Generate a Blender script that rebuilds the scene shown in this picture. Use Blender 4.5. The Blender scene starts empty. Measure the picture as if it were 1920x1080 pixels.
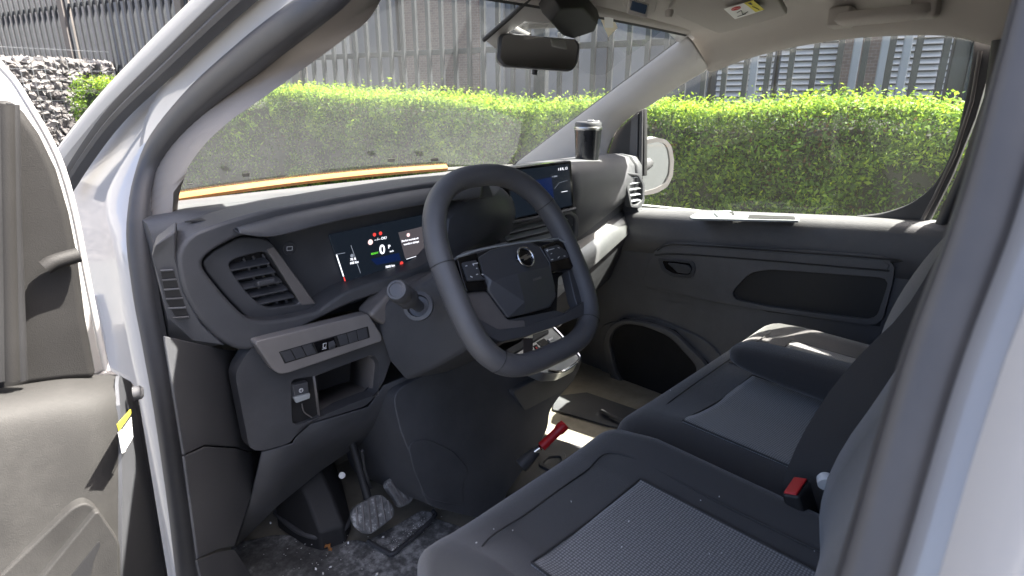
import bpy, bmesh, math, random
from mathutils import Vector, Matrix, noise
import numpy as np
random.seed(7); rng = np.random.default_rng(7)
scene = bpy.context.scene
R_ = math.radians

# ---------------------------------------------------------------- camera
CAM = Vector((-1.051, -0.641, 1.461)); PITCH = math.atan(350/1100); YAW = R_(46.0)
cam_d = bpy.data.cameras.new('camera'); cam = bpy.data.objects.new('camera', cam_d)
scene.collection.objects.link(cam); scene.camera = cam
cam_d.sensor_width = 36; cam_d.lens = 36*1100/1920; cam_d.clip_start = 0.02; cam_d.clip_end = 400
cam.location = CAM; cam.rotation_euler = (R_(90)-PITCH, 0, -YAW)
cam_d.dof.use_dof = True; cam_d.dof.focus_distance = 1.35; cam_d.dof.aperture_fstop = 9.0
# ---------------------------------------------------------------- world, sun, exposure
SUN_EL = R_(58); SUN_AZ = R_(129)            # azimuth clockwise from +y: right and rear of the van
w = bpy.data.worlds.new('World'); scene.world = w; w.use_nodes = True
nt = w.node_tree; bg = nt.nodes['Background']
sky = nt.nodes.new('ShaderNodeTexSky'); sky.sky_type = 'NISHITA'; sky.sun_disc = False
sky.sun_elevation = SUN_EL; sky.sun_rotation = SUN_AZ; sky.air_density = 0.55; sky.dust_density = 5.0; sky.ozone_density = 0.2
nt.links.new(sky.outputs[0], bg.inputs[0]); bg.inputs[1].default_value = 0.10
sun_d = bpy.data.lights.new('sun', 'SUN'); sun = bpy.data.objects.new('sun', sun_d); scene.collection.objects.link(sun)
sun_d.energy = 5.0; sun_d.angle = R_(0.5); sun_d.color = (1.0, 0.95, 0.86)
sdir = Vector((math.sin(SUN_AZ)*math.cos(SUN_EL), math.cos(SUN_AZ)*math.cos(SUN_EL), math.sin(SUN_EL)))
sun.rotation_euler = sdir.to_track_quat('Z', 'Y').to_euler(); sun.location = sdir*30
scene.view_settings.view_transform = 'Standard'; scene.view_settings.look = 'None'
scene.view_settings.exposure = 3.0; scene.view_settings.gamma = 1.0
scene.render.engine = 'CYCLES'
scene.cycles.max_bounces = 10; scene.cycles.transparent_max_bounces = 16; scene.cycles.diffuse_bounces = 5

# ---------------------------------------------------------------- measuring: a sighted direction meets a real plane
FW = Vector((math.sin(YAW)*math.cos(PITCH), math.cos(YAW)*math.cos(PITCH), -math.sin(PITCH)))
RT = Vector((math.cos(YAW), -math.sin(YAW), 0)); UP = RT.cross(FW)
def S(px, py, x=None, y=None, z=None, n=None, d=None, t=None):
    r = FW + RT*((px-960)/1100) - UP*((py-540)/1100)
    if x is not None: t = (x-CAM.x)/r.x
    elif y is not None: t = (y-CAM.y)/r.y
    elif z is not None: t = (z-CAM.z)/r.z
    elif n is not None: n = Vector(n); t = (d-CAM.dot(n))/r.dot(n)
    return CAM + r*t
def SL(pts, **k): return [S(p[0], p[1], **k) for p in pts]

# ---------------------------------------------------------------- object helpers
col = scene.collection
def empty(name, loc=(0,0,0)):
    o = bpy.data.objects.new(name, None); col.objects.link(o); o.location = loc; o.empty_display_size = .1; return o
def tag(o, label=None, cat=None, group=None, kind=None):
    if label: o['label'] = label
    if cat: o['category'] = cat
    if group: o['group'] = group
    if kind: o['kind'] = kind
    return o
def link_mesh(name, me, mat, parent=None, smooth=40, bevel=0, seg=2, subd=0, solid=0, offset=-1):
    o = bpy.data.objects.new(name, me); col.objects.link(o)
    if mat is not None: me.materials.append(mat)
    if parent is not None:
        o.parent = parent
        o.matrix_parent_inverse = parent_world(parent).inverted()
    if smooth is not None:
        me.polygons.foreach_set('use_smooth', [True]*len(me.polygons))
        if smooth < 180: me.set_sharp_from_angle(angle=R_(smooth))
    if solid:
        m = o.modifiers.new('s', 'SOLIDIFY'); m.thickness = solid; m.offset = offset
    if bevel:
        m = o.modifiers.new('b', 'BEVEL'); m.width = bevel; m.segments = seg; m.limit_method = 'ANGLE'; m.angle_limit = R_(35); m.harden_normals = True
    if subd:
        m = o.modifiers.new('u', 'SUBSURF'); m.levels = subd; m.render_levels = subd
    return o
def parent_world(p):
    return Matrix.Translation(p.location) if p.parent is None else Matrix.Identity(4)
def mesh(name, vs, fs, mat, parent=None, **k):
    me = bpy.data.meshes.new(name); me.from_pydata([tuple(v) for v in vs], [], fs); me.update()
    if k.pop('fixn', False):
        bm = bmesh.new(); bm.from_mesh(me); bmesh.ops.recalc_face_normals(bm, faces=bm.faces); bm.to_mesh(me); bm.free()
    return link_mesh(name, me, mat, parent, **k)
def fillet(pts, r, n=4, closed=True):
    out = []; N = len(pts)
    for i, p in enumerate(pts):
        if not closed and i in (0, N-1): out.append(p.copy()); continue
        a = pts[i-1]-p; b = pts[(i+1) % N]-p
        ri = min(r, a.length*.45, b.length*.45)
        A = p+a.normalized()*ri; B = p+b.normalized()*ri
        for j in range(n+1):
            t = j/n; out.append(A*(1-t)**2 + p*(2*t*(1-t)) + B*t*t)
    return out
def crom(pts, n=8, closed=False):
    pts = [Vector(p) for p in pts]; N = len(pts); out = []
    segs = N if closed else N-1
    for i in range(segs):
        p1 = pts[i]; p2 = pts[(i+1) % N]
        p0 = pts[i-1] if (closed or i > 0) else p1*2-p2
        p3 = pts[(i+2) % N] if (closed or i+2 < N) else p2*2-p1
        for j in range(n):
            t = j/n
            out.append(.5*((2*p1)+(p2-p0)*t+(2*p0-5*p1+4*p2-p3)*t*t+(3*p1-p0-3*p2+p3)*t**3))
    if not closed: out.append(pts[-1].copy())
    return out
def resample(pts, n, closed=True):
    q = list(pts)+([pts[0]] if closed else [])
    L = [0]
    for a, b in zip(q, q[1:]): L.append(L[-1]+(b-a).length)
    out = []; k = 0
    m = n if closed else n-1
    for i in range(n):
        s = L[-1]*i/m
        while k < len(L)-2 and L[k+1] < s: k += 1
        u = (s-L[k])/max(1e-9, L[k+1]-L[k]); out.append(q[k].lerp(q[k+1], u))
    return out
def pnormal(pts):
    n = Vector((0,0,0))
    for i, p in enumerate(pts):
        q = pts[(i+1) % len(pts)]
        n += Vector(((p.y-q.y)*(p.z+q.z), (p.z-q.z)*(p.x+q.x), (p.x-q.x)*(p.y+q.y)))
    n.normalize(); return n
def facing(pts, toward=None):
    n = pnormal(pts); c = sum(pts, Vector())/len(pts)
    if n.dot((toward or CAM)-c) < 0: pts = list(reversed(pts)); n = -n
    return pts, n
def plate(name, pts, th, mat, parent=None, r=0, bevel=0.002, proud=0, toward=None, **k):
    """a slab: outline pts, its front face towards the room, th thick behind it"""
    pts = [Vector(p) for p in pts]; pts, n = facing(pts, toward)
    if r: pts = fillet(pts, r)
    N = len(pts); f = [p+n*proud for p in pts]; b = [p-n*(th-proud) for p in pts]
    fs = [list(range(N)), list(range(2*N-1, N-1, -1))]+[[i, N+i, N+(i+1) % N, (i+1) % N] for i in range(N)]
    return mesh(name, f+b, fs, mat, parent, bevel=min(bevel, th*.45), **k)
def ring(name, outer, inner, th, mat, parent=None, r=0, ri=0, n=72, bevel=0.002, toward=None, **k):
    """a slab with an opening"""
    outer, nn = facing([Vector(p) for p in outer], toward); inner, _ = facing([Vector(p) for p in inner], toward)
    if r: outer = fillet(outer, r)
    if ri: inner = fillet(inner, ri)
    O = resample(outer, n); I = resample(inner, n)
    best = min(range(n), key=lambda s: sum((O[(i+s) % n]-I[i]).length for i in range(0, n, 3)))
    O = O[best:]+O[:best]
    vs = O+I+[p-nn*th for p in O]+[p-nn*th for p in I]; fs = []
    for i in range(n):
        j = (i+1) % n
        fs += [[i, j, n+j, n+i], [2*n+j, 2*n+i, 3*n+i, 3*n+j], [j, i, 2*n+i, 2*n+j], [n+i, n+j, 3*n+j, 3*n+i]]
    return mesh(name, vs, fs, mat, parent, bevel=bevel, **k)
def loft(name, rings, mat, parent=None, closed=True, cap=True, **k):
    n = len(rings[0]); vs = [Vector(p) for r in rings for p in r]; fs = []
    for a in range(len(rings)-1):
        for i in range(n if closed else n-1):
            j = (i+1) % n; fs.append([a*n+i, a*n+j, (a+1)*n+j, (a+1)*n+i])
    if cap and closed:
        fs.append(list(range(n))[::-1]); fs.append([(len(rings)-1)*n+i for i in range(n)])
    return mesh(name, vs, fs, mat, parent, fixn=True, **k)
def sweep(name, path, prof, mat, parent=None, side=Vector((1,0,0)), scale=None, closedp=True, cap=True, **k):
    """prof: (a,b) offsets: a along the in-plane normal, b along side"""
    rings = []
    for i, p in enumerate(path):
        t = (path[min(i+1, len(path)-1)]-path[max(i-1, 0)]).normalized()
        s = (side - t*side.dot(t)).normalized(); nrm = s.cross(t)
        sc = scale[i] if scale else 1
        rings.append([p+nrm*a*sc+s*b*sc for a, b in prof])
    return loft(name, rings, mat, parent, closed=closedp, cap=cap, **k)
def circ(r, n=12, ry=None): return [(r*math.cos(2*math.pi*i/n), (ry or r)*math.sin(2*math.pi*i/n)) for i in range(n)]
def tube(name, path, r, mat, parent=None, n=10, side=Vector((.13,.21,.97)), **k):
    return sweep(name, [Vector(p) for p in path], circ(r, n), mat, parent, side=side, smooth=60, **k)
def box(name, c, s, mat, parent=None, rot=None, bevel=.003, **k):
    vs = [Vector((x*s[0]/2, y*s[1]/2, z*s[2]/2)) for x in (-1,1) for y in (-1,1) for z in (-1,1)]
    if rot is not None: vs = [rot @ v for v in vs]
    vs = [v+Vector(c) for v in vs]
    fs = [[0,1,3,2],[4,6,7,5],[0,4,5,1],[2,3,7,6],[0,2,6,4],[1,5,7,3]]
    return mesh(name, vs, fs, mat, parent, bevel=bevel, **k)
def lathe(name, prof, mat, parent=None, at=(0,0,0), axis=Vector((0,0,1)), n=28, **k):
    q = axis.to_track_quat('Z', 'Y'); rings = []
    for r, h in prof: rings.append([Vector(at)+q @ Vector((r*math.cos(2*math.pi*i/n), r*math.sin(2*math.pi*i/n), h)) for i in range(n)])
    return loft(name, rings, mat, parent, **k)
def text(name, body, size, origin, ux, uy, mat, parent=None, align='LEFT', ext=.0002, bold=0):
    cu = bpy.data.curves.new(name, 'FONT'); cu.body = body; cu.size = size; cu.align_x = align; cu.extrude = ext; cu.resolution_u = 3
    cu.offset = bold
    tmp = bpy.data.objects.new('tmp', cu); me = bpy.data.meshes.new_from_object(tmp); bpy.data.objects.remove(tmp)
    ux = Vector(ux).normalized(); uy = (Vector(uy)-ux*Vector(uy).dot(ux)).normalized(); uz = ux.cross(uy)
    M = Matrix((ux, uy, uz)).transposed().to_4x4(); M.translation = Vector(origin); me.transform(M)
    return link_mesh(name, me, mat, parent, smooth=None)

# ---------------------------------------------------------------- materials
def new_mat(name):
    m = bpy.data.materials.new(name); m.use_nodes = True
    return m, m.node_tree.nodes, m.node_tree.links, m.node_tree.nodes['Principled BSDF']
def coords(n, l, scale=(1,1,1)):
    tc = n.new('ShaderNodeTexCoord'); mp = n.new('ShaderNodeMapping'); mp.inputs['Scale'].default_value = scale
    l.new(tc.outputs['Object'], mp.inputs[0]); return mp.outputs[0]
def noise_n(n, l, v, scale, detail=4, rough=.55):
    t = n.new('ShaderNodeTexNoise'); t.inputs['Scale'].default_value = scale; t.inputs['Detail'].default_value = detail; t.inputs['Roughness'].default_value = rough
    l.new(v, t.inputs['Vector']); return t
def ramp(n, l, src, stops):
    r = n.new('ShaderNodeValToRGB'); e = r.color_ramp.elements
    while len(e) > 1: e.remove(e[-1])
    e[0].position = stops[0][0]; e[0].color = (*stops[0][1], 1) if len(stops[0][1]) == 3 else stops[0][1]
    for p, c in stops[1:]:
        x = e.new(p); x.color = (*c, 1)
    l.new(src, r.inputs[0]); return r
def bump_n(n, l, b, h, strength, dist=.001):
    bp = n.new('ShaderNodeBump'); bp.inputs['Strength'].default_value = strength; bp.inputs['Distance'].default_value = dist
    l.new(h, bp.inputs['Height']); l.new(bp.outputs[0], b.inputs['Normal']); return bp
def plastic(name, colr, rough=.5, grain=900, gs=.35, spec=.5, vary=.18, dust=0.0, wear=0.0, coat=0):
    m, n, l, b = new_mat(name); v = coords(n, l)
    big = noise_n(n, l, v, 5, 5, .65)
    c0 = [c*(1-vary) for c in colr]; c1 = [min(1, c*(1+vary)) for c in colr]
    rp = ramp(n, l, big.outputs['Fac'], [(.3, c0), (.7, c1)]); out = rp.outputs[0]
    if dust:
        d = noise_n(n, l, v, 2.5, 8, .72); dm = ramp(n, l, d.outputs['Fac'], [(.45, (0,0,0)), (.78, (dust,)*3)])
        mx = n.new('ShaderNodeMixRGB'); l.new(dm.outputs[0], mx.inputs[0]); l.new(out, mx.inputs[1]); mx.inputs[2].default_value = (.30,.29,.275,1); out = mx.outputs[0]
    l.new(out, b.inputs['Base Color']); b.inputs['Specular IOR Level'].default_value = spec
    rr = ramp(n, l, big.outputs['Fac'], [(.3, (rough*.88,)*3), (.7, (min(1, rough*1.12),)*3)]); l.new(rr.outputs[0], b.inputs['Roughness'])
    if grain:
        g = n.new('ShaderNodeTexVoronoi'); g.inputs['Scale'].default_value = grain; l.new(v, g.inputs['Vector'])
        bump_n(n, l, b, g.outputs['Distance'], gs, .0006)
    b.inputs['Coat Weight'].default_value = coat
    return m
M = {}
M['dash'] = plastic('dash_plastic', (0.0645,0.0666,0.0731), .52, 700, .30, dust=.11)
M['dash2'] = plastic('dash_plastic_lower', (0.0559,0.0580,0.0645), .55, 700, .30, dust=.10)
M['smooth'] = plastic('smooth_dark_plastic', (0.0603,0.0624,0.0688), .40, 0)
M['gloss'] = plastic('piano_black', (.006,.006,.007), .12, 0, coat=.4)
M['dark'] = plastic('void_black_plastic', (0.0144,0.0144,0.0156), .6, 500, .2)
M['switch_trim'] = plastic('satin_taupe_trim', (.20,.19,.185), .36, 1200, .12)
M['pocket_shade'] = plastic('pocket_shade_black', (.007,.007,.0075), .9, 0)  # near-black colour standing in for the shade inside the door pocket
M['grey_trim'] = plastic('warm_grey_trim', (0.1313,0.1225,0.1187), .42, 1200, .15, dust=.04)
M['satin'] = plastic('satin_silver_trim', (.33,.35,.36), .34, 0)
M['strip'] = plastic('satin_grey_strip', (.30,.31,.315), .34, 0); M['strip'].node_tree.nodes['Principled BSDF'].inputs['Metallic'].default_value = .85
M['chrome'] = plastic('chrome', (.7,.72,.74), .12, 0); M['chrome'].node_tree.nodes['Principled BSDF'].inputs['Metallic'].default_value = 1
M['steel'] = plastic('brushed_steel', (.42,.42,.42), .3, 0); M['steel'].node_tree.nodes['Principled BSDF'].inputs['Metallic'].default_value = 1
M['leather'] = plastic('wheel_leather', (0.0902,0.0902,0.0953), .46, 1300, .35, dust=.03)
M['rubber'] = plastic('seal_rubber', (0.0499,0.0499,0.0538), .50, 0, dust=.06)
M['white'] = plastic('white_paint', (.49,.482,.475), .13, 0, vary=.02, coat=.6)
M['headliner'] = plastic('greige_headliner', (.36,.335,.31), .9, 1500, .4, vary=.04)
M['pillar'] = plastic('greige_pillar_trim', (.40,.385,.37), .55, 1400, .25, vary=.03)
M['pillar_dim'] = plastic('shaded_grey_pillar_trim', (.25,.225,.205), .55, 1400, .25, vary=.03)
M['sail'] = plastic('sail_plastic', (0.0168,0.0161,0.0158), .6, 900, .3, spec=.3)
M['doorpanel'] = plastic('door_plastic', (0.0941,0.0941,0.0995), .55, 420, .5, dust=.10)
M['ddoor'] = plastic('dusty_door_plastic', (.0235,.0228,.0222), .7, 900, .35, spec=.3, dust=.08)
M['red'] = plastic('red_plastic', (.50,.018,.022), .35, 0, vary=.08)
M['mat'] = None
M['orange'] = plastic('orange_foam', (.20,.080,.016), .75, 300, .4, vary=.12)
M['lwhite'] = plastic('label_white', (.78,.78,.76), .6, 0, vary=.02)
M['yellow'] = plastic('label_yellow', (.72,.62,.04), .6, 0, vary=.03)
M['ink'] = plastic('label_ink', (.03,.03,.03), .6, 0)
M['redink'] = plastic('label_red_ink', (.55,.06,.06), .6, 0)
M['whitemark'] = plastic('white_print', (.75,.76,.78), .5, 0, vary=.03)
M['mug'] = plastic('mug_lacquer', (.018,.019,.022), .22, 0, coat=.5)
M['paper'] = plastic('paper', (.72,.66,.52), .7, 0)
M['strap'] = plastic('woven_strap', (.05,.04,.036), .85, 900, .8)
def emit(name, c, s):
    m, n, l, b = new_mat(name); b.inputs['Base Color'].default_value = (.005,.005,.006,1); b.inputs['Emission Color'].default_value = (*c, 1); b.inputs['Emission Strength'].default_value = s
    b.inputs['Roughness'].default_value = .15; return m
M['screen'] = emit('dark_screen', (.003,.0045,.007), .4)
M['screen'].node_tree.nodes['Principled BSDF'].inputs['Roughness'].default_value = .18; M['screen'].node_tree.nodes['Principled BSDF'].inputs['Specular IOR Level'].default_value = .28
M['e_white'] = emit('screen_white', (.9,.92,1), 0.250); M['e_red'] = emit('screen_red', (.8,.06,.05), 0.175)
M['e_green'] = emit('screen_green', (.15,.8,.05), 0.150); M['e_blue'] = emit('screen_blue', (.004,.012,.055), 0.150)
M['e_grey'] = emit('screen_grey', (.25,.28,.34), 0.150); M['e_pink'] = emit('screen_pink', (.9,.6,.6), 0.225)
M['e_panel'] = emit('screen_panel', (.05,.045,.05), 0.250)

def fabric(name, c, scale, mesh_=False):
    m, n, l, b = new_mat(name); v = coords(n, l, (1,1,.0) if mesh_ else (1,1,1))
    b.inputs['Roughness'].default_value = .9; b.inputs['Specular IOR Level'].default_value = .25
    b.inputs['Sheen Weight'].default_value = .35; b.inputs['Sheen Roughness'].default_value = .5
    big = noise_n(n, l, v, 3, 5)
    if mesh_:
        vo = n.new('ShaderNodeTexVoronoi'); vo.inputs['Scale'].default_value = scale; vo.inputs['Randomness'].default_value = .12
        l.new(v, vo.inputs['Vector'])
        rp = ramp(n, l, vo.outputs['Distance'], [(.12, [x*2.4 for x in c]), (.42, [x*1.0 for x in c]), (.6, [x*.55 for x in c])])
        h = vo.outputs['Distance']; l.new(rp.outputs[0], b.inputs['Base Color']); bump_n(n, l, b, h, -.35, .001)
    else:
        fine = noise_n(n, l, v, scale, 3, .7)
        rp = ramp(n, l, big.outputs['Fac'], [(.3, [x*.85 for x in c]), (.7, [x*1.2 for x in c])])
        l.new(rp.outputs[0], b.inputs['Base Color']); bump_n(n, l, b, fine.outputs['Fac'], .5, .0012)
    return m
M['seat'] = fabric('seat_cloth', (.047,.0455,.045), 900); M['seat2'] = fabric('seat_side_cloth', (.040,.038,.039), 1200)
M['seatmesh'] = fabric('seat_mesh_cloth', (.135,.134,.134), 260, True); M['seatmesh2'] = fabric('bench_mesh_cloth', (.15,.15,.15), 300, True)

def glass(name, tint, dust, rough=.0, ior=1.52):
    m, n, l, b = new_mat(name); n.remove(b); out = n['Material Output']
    tr = n.new('ShaderNodeBsdfTransparent'); tr.inputs[0].default_value = (*tint, 1)
    gl = n.new('ShaderNodeBsdfGlossy'); gl.inputs['Roughness'].default_value = rough; gl.inputs[0].default_value = (.95,.97,1,1)
    df = n.new('ShaderNodeBsdfDiffuse'); df.inputs[0].default_value = (.55,.55,.52,1)
    tl = n.new('ShaderNodeBsdfTranslucent'); tl.inputs[0].default_value = (.55,.55,.52,1)
    ad = n.new('ShaderNodeMixShader'); ad.inputs[0].default_value = .5; l.new(df.outputs[0], ad.inputs[1]); l.new(tl.outputs[0], ad.inputs[2])
    fr = n.new('ShaderNodeFresnel'); ge = n.new('ShaderNodeNewGeometry'); io = n.new('ShaderNodeMath'); io.operation = 'MULTIPLY_ADD'
    l.new(ge.outputs['Backfacing'], io.inputs[0]); io.inputs[1].default_value = 1/ior-ior; io.inputs[2].default_value = ior; l.new(io.outputs[0], fr.inputs[0])   # same glass from either side
    m1 = n.new('ShaderNodeMixShader'); l.new(fr.outputs[0], m1.inputs[0]); l.new(tr.outputs[0], m1.inputs[1]); l.new(gl.outputs[0], m1.inputs[2])
    v = coords(n, l); a = noise_n(n, l, v, 1.6, 7, .7); sp = n.new('ShaderNodeTexVoronoi'); sp.inputs['Scale'].default_value = 60; l.new(v, sp.inputs['Vector'])
    ra = ramp(n, l, a.outputs['Fac'], [(.3, (dust*.6,)*3), (.75, (dust*1.5,)*3)])
    rs = ramp(n, l, sp.outputs['Distance'], [(.05, (.25,)*3), (.09, (0,)*3)])
    sm = n.new('ShaderNodeTexNoise'); sm.inputs['Scale'].default_value = 9; l.new(v, sm.inputs['Vector'])
    rm = ramp(n, l, sm.outputs['Fac'], [(.56, (0,)*3), (.62, (1,)*3)])
    mu = n.new('ShaderNodeMath'); mu.operation = 'MULTIPLY'; l.new(rs.outputs[0], mu.inputs[0]); l.new(rm.outputs[0], mu.inputs[1])
    sd = n.new('ShaderNodeMath'); sd.operation = 'ADD'; l.new(ra.outputs[0], sd.inputs[0]); l.new(mu.outputs[0], sd.inputs[1])
    m2 = n.new('ShaderNodeMixShader'); l.new(sd.outputs[0], m2.inputs[0]); l.new(m1.outputs[0], m2.inputs[1]); l.new(ad.outputs[0], m2.inputs[2])
    l.new(m2.outputs[0], out.inputs[0]); return m
M['glass'] = glass('windscreen_glass', (.94,.97,.94), .036, ior=1.38)
M['glass2'] = glass('side_glass', (.95,.97,.955), .012, ior=1.22)
m, n, l, b = new_mat('mirror_glass'); b.inputs['Metallic'].default_value = 1; b.inputs['Roughness'].default_value = .02; b.inputs['Base Color'].default_value = (.36,.38,.39,1); M['mirror'] = m
m, n, l, b = new_mat('dim_mirror_glass'); b.inputs['Metallic'].default_value = 1; b.inputs['Roughness'].default_value = .03; b.inputs['Base Color'].default_value = (.5,.52,.55,1); M['dmirror'] = m

# dusty floor mat
m, n, l, b = new_mat('dusty_floor_mat'); v = coords(n, l); a = noise_n(n, l, v, 6, 9, .7); c = noise_n(n, l, v, 60, 6, .7)
mu = n.new('ShaderNodeMath'); mu.operation = 'MULTIPLY'; l.new(a.outputs['Fac'], mu.inputs[0]); l.new(c.outputs['Fac'], mu.inputs[1])
rp = ramp(n, l, mu.outputs[0], [(.16, (.05,.05,.05)), (.25, (.11,.11,.11)), (.36, (.32,.32,.315))]); l.new(rp.outputs[0], b.inputs['Base Color'])
b.inputs['Roughness'].default_value = .6; bump_n(n, l, b, c.outputs['Fac'], .4, .002); M['mat'] = m
m, n, l, b = new_mat('bare_floor'); v = coords(n, l); a = noise_n(n, l, v, 10, 7, .7)
rp = ramp(n, l, a.outputs['Fac'], [(.3, (.17,.155,.125)), (.6, (.27,.25,.205))]); l.new(rp.outputs[0], b.inputs['Base Color']); b.inputs['Roughness'].default_value = .6
bump_n(n, l, b, a.outputs['Fac'], .2, .002); M['floor'] = m

m, n, l, b = new_mat('dusty_pedal_rubber'); v = coords(n, l); a = noise_n(n, l, v, 40, 8, .7)
rp = ramp(n, l, a.outputs['Fac'], [(.38, (.08,.08,.08)), (.54, (.17,.17,.17)), (.66, (.60,.60,.59))]); l.new(rp.outputs[0], b.inputs['Base Color']); b.inputs['Roughness'].default_value = .55
M['pedal'] = m

# ================================================================ the place outside
DV = Vector((-.274, .962, 0)).normalized(); NV = Vector((.962, .274, 0)).normalized()   # fence direction; NV points away from the van
F0 = Vector((2.258, 2.554, 0))
def FL(s, off=0, z=0): return F0 + DV*s + NV*off + Vector((0,0,z))
# ground
m, n, l, b = new_mat('concrete_paving'); v = coords(n, l); br = n.new('ShaderNodeTexBrick'); br.inputs['Scale'].default_value = 4.5
br.inputs['Color1'].default_value = (.075,.074,.072,1); br.inputs['Color2'].default_value = (.06,.06,.058,1); br.inputs['Mortar'].default_value = (.035,.034,.033,1); br.inputs['Mortar Size'].default_value = .012
l.new(v, br.inputs['Vector']); l.new(br.outputs[0], b.inputs['Base Color']); b.inputs['Roughness'].default_value = .85; M['paving'] = m
tag(mesh('ground', [(-60,-60,0),(60,-60,0),(60,60,0),(-60,60,0)], [[0,1,2,3]], M['paving'], smooth=None), kind='structure')

# --- building behind the fence, in its own shade
def corr(name, c, vary=.06, rough=.6, grain=0): return plastic(name, c, rough, grain, .3, vary=vary, dust=.03)
M['clad'] = corr('pale_grey_cladding', (.20,.205,.21)); M['clad_d'] = corr('slate_cladding', (.085,.095,.11)); M['cream'] = corr('cream_cladding', (.30,.29,.27))
M['shut'] = corr('white_louvre', (.46,.46,.45)); M['alu'] = corr('pale_blue_post', (.34,.37,.39)); M['fence'] = plastic('anthracite_fence', (.028,.031,.036), .5, 0)
M['fpost'] = plastic('fence_post', (.10,.09,.085), .6, 0)
m, n, l, b = new_mat('brown_brick'); v = coords(n, l); 
sw = n.new('ShaderNodeMapping'); sw.inputs['Rotation'].default_value = (R_(90), 0, R_(16)); l.new(v, sw.inputs[0])
br = n.new('ShaderNodeTexBrick'); br.inputs['Scale'].default_value = 8.5; br.inputs['Color1'].default_value = (.16,.12,.10,1); br.inputs['Color2'].default_value = (.11,.085,.075,1); br.inputs['Mortar'].default_value = (.24,.22,.20,1); br.inputs['Mortar Size'].default_value = .012
sep = n.new('ShaderNodeSeparateXYZ'); l.new(v, sep.inputs[0]); cmb = n.new('ShaderNodeCombineXYZ'); l.new(sep.outputs[1], cmb.inputs[0]); l.new(sep.outputs[2], cmb.inputs[1]); l.new(cmb.outputs[0], br.inputs['Vector'])
l.new(br.outputs[0], b.inputs['Base Color']); b.inputs['Roughness'].default_value = .85; bump_n(n, l, b, br.outputs['Fac'], -.6, .006); M['brick'] = m

BO = 2.6; BH = 8.2                                    # facade offset behind the fence, eaves height
bld = empty('warehouse_building', FL(1.0, BO)); tag(bld, 'long grey warehouse facade with louvre shutters and brick behind the dark fence', 'building')
def fquad(name, s0, s1, z0, z1, off, th, mat, parent, **k):
    return plate(name, [FL(s0, off, z0), FL(s1, off, z0), FL(s1, off, z1), FL(s0, off, z1)], th, mat, parent, **k)
fquad('wall', -9.5, 9.9, 0, BH, BO+.25, 5.0, M['clad'], bld, bevel=.01)
# brick piers, wall panels, and louvre shutters along the facade (s runs from beside the van to far ahead)
def s_at(px, off):   # along-fence coordinate seen in direction px at offset off
    r = FW + RT*((px-960)/1100); r.z = 0; r.normalize(); o = FL(0, off)-CAM
    # CAM + r t = FL(s): solve 2x2
    det = r.x*(-DV.y) - (-DV.x)*r.y
    t = (o.x*(-DV.y) - (-DV.x)*o.y)/det; return (r.x*o.y - r.y*o.x)/det
def pier(px0, px1, mat, name, off, th, z1=BH-.4):
    a, c_ = s_at(px0, off), s_at(px1, off); return fquad(name, min(a,c_), max(a,c_), 0, z1, off, th, mat, bld, bevel=.008)
pier(1508, 1572, M['brick'], 'brick_pier', BO, .25); pier(775, 905, M['brick'], 'brick_pier', BO, .25)
pier(1190, 1290, M['clad_d'], 'wall_panel', BO+.05, .2)
pier(905, 945, M['clad'], 'wall_panel', BO+.03, .2); pier(948, 1010, M['clad_d'], 'wall_panel', BO+.08, .15)
pier(1012, 1092, M['clad'], 'wall_panel', BO+.03, .2); pier(1095, 1118, M['clad_d'], 'wall_panel', BO+.06, .15); pier(1120, 1188, M['clad'], 'wall_panel', BO+.03, .2)
pier(590, 690, M['cream'], 'wall_panel', BO+.02, .2); pier(695, 770, M['clad_d'], 'wall_panel', BO+.06, .15)
# louvre shutters: each a part with its slats as sub-parts
def shutter(px0, px1, z0, z1):
    a, c_ = sorted((s_at(px0, BO), s_at(px1, BO)))
    sh = fquad('louvre_shutter', a, c_, z0, z1, BO+.1, .1, M['clad_d'], bld, bevel=.005)
    vs = []; fs = []; zz = z0+.03
    while zz < z1-.03:
        k = len(vs); u = a+.02; w_ = c_-.02
        vs += [FL(u, BO+.05, zz), FL(w_, BO+.05, zz), FL(w_, BO+.085, zz+.042), FL(u, BO+.085, zz+.042), FL(u, BO+.062, zz-.004), FL(w_, BO+.062, zz-.004), FL(w_, BO+.095, zz+.040), FL(u, BO+.095, zz+.040)]
        fs += [[k,k+1,k+2,k+3],[k+4,k+7,k+6,k+5],[k,k+4,k+5,k+1],[k+2,k+6,k+7,k+3]]
        zz += .055
    tag(mesh('slats', vs, fs, M['shut'], sh, smooth=None), kind='stuff')
shutter(1300, 1400, .6, 5.4); shutter(1404, 1506, .6, 5.4); shutter(1574, 1680, .6, 5.4); shutter(1684, 1790, .6, 5.4); shutter(1794, 1900, .6, 5.4)
for px in (1365, 1533, 1579, 1616, 1762):
    s = s_at(px, 1.3); p_ = fquad('drain_pipe', s-.028, s+.028, 0, 5.5, 1.3, .05, M['alu'], None, bevel=.01)
    k_ = {1365:'first', 1533:'second', 1579:'third', 1616:'fourth', 1762:'fifth'}[px]
    p_.name = 'metal_post'; tag(p_, {1365:'pale metal post seen nearest the front pillar behind fence bars', 1533:'pale metal post in front of the brown brick pier', 1579:'pale metal post just right of the brown brick pier', 1616:'pale metal post before the middle white louvre shutter', 1762:'rightmost pale metal post before the white louvre shutters'}[px], 'post', 'pale metal posts between fence and warehouse')

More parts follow.
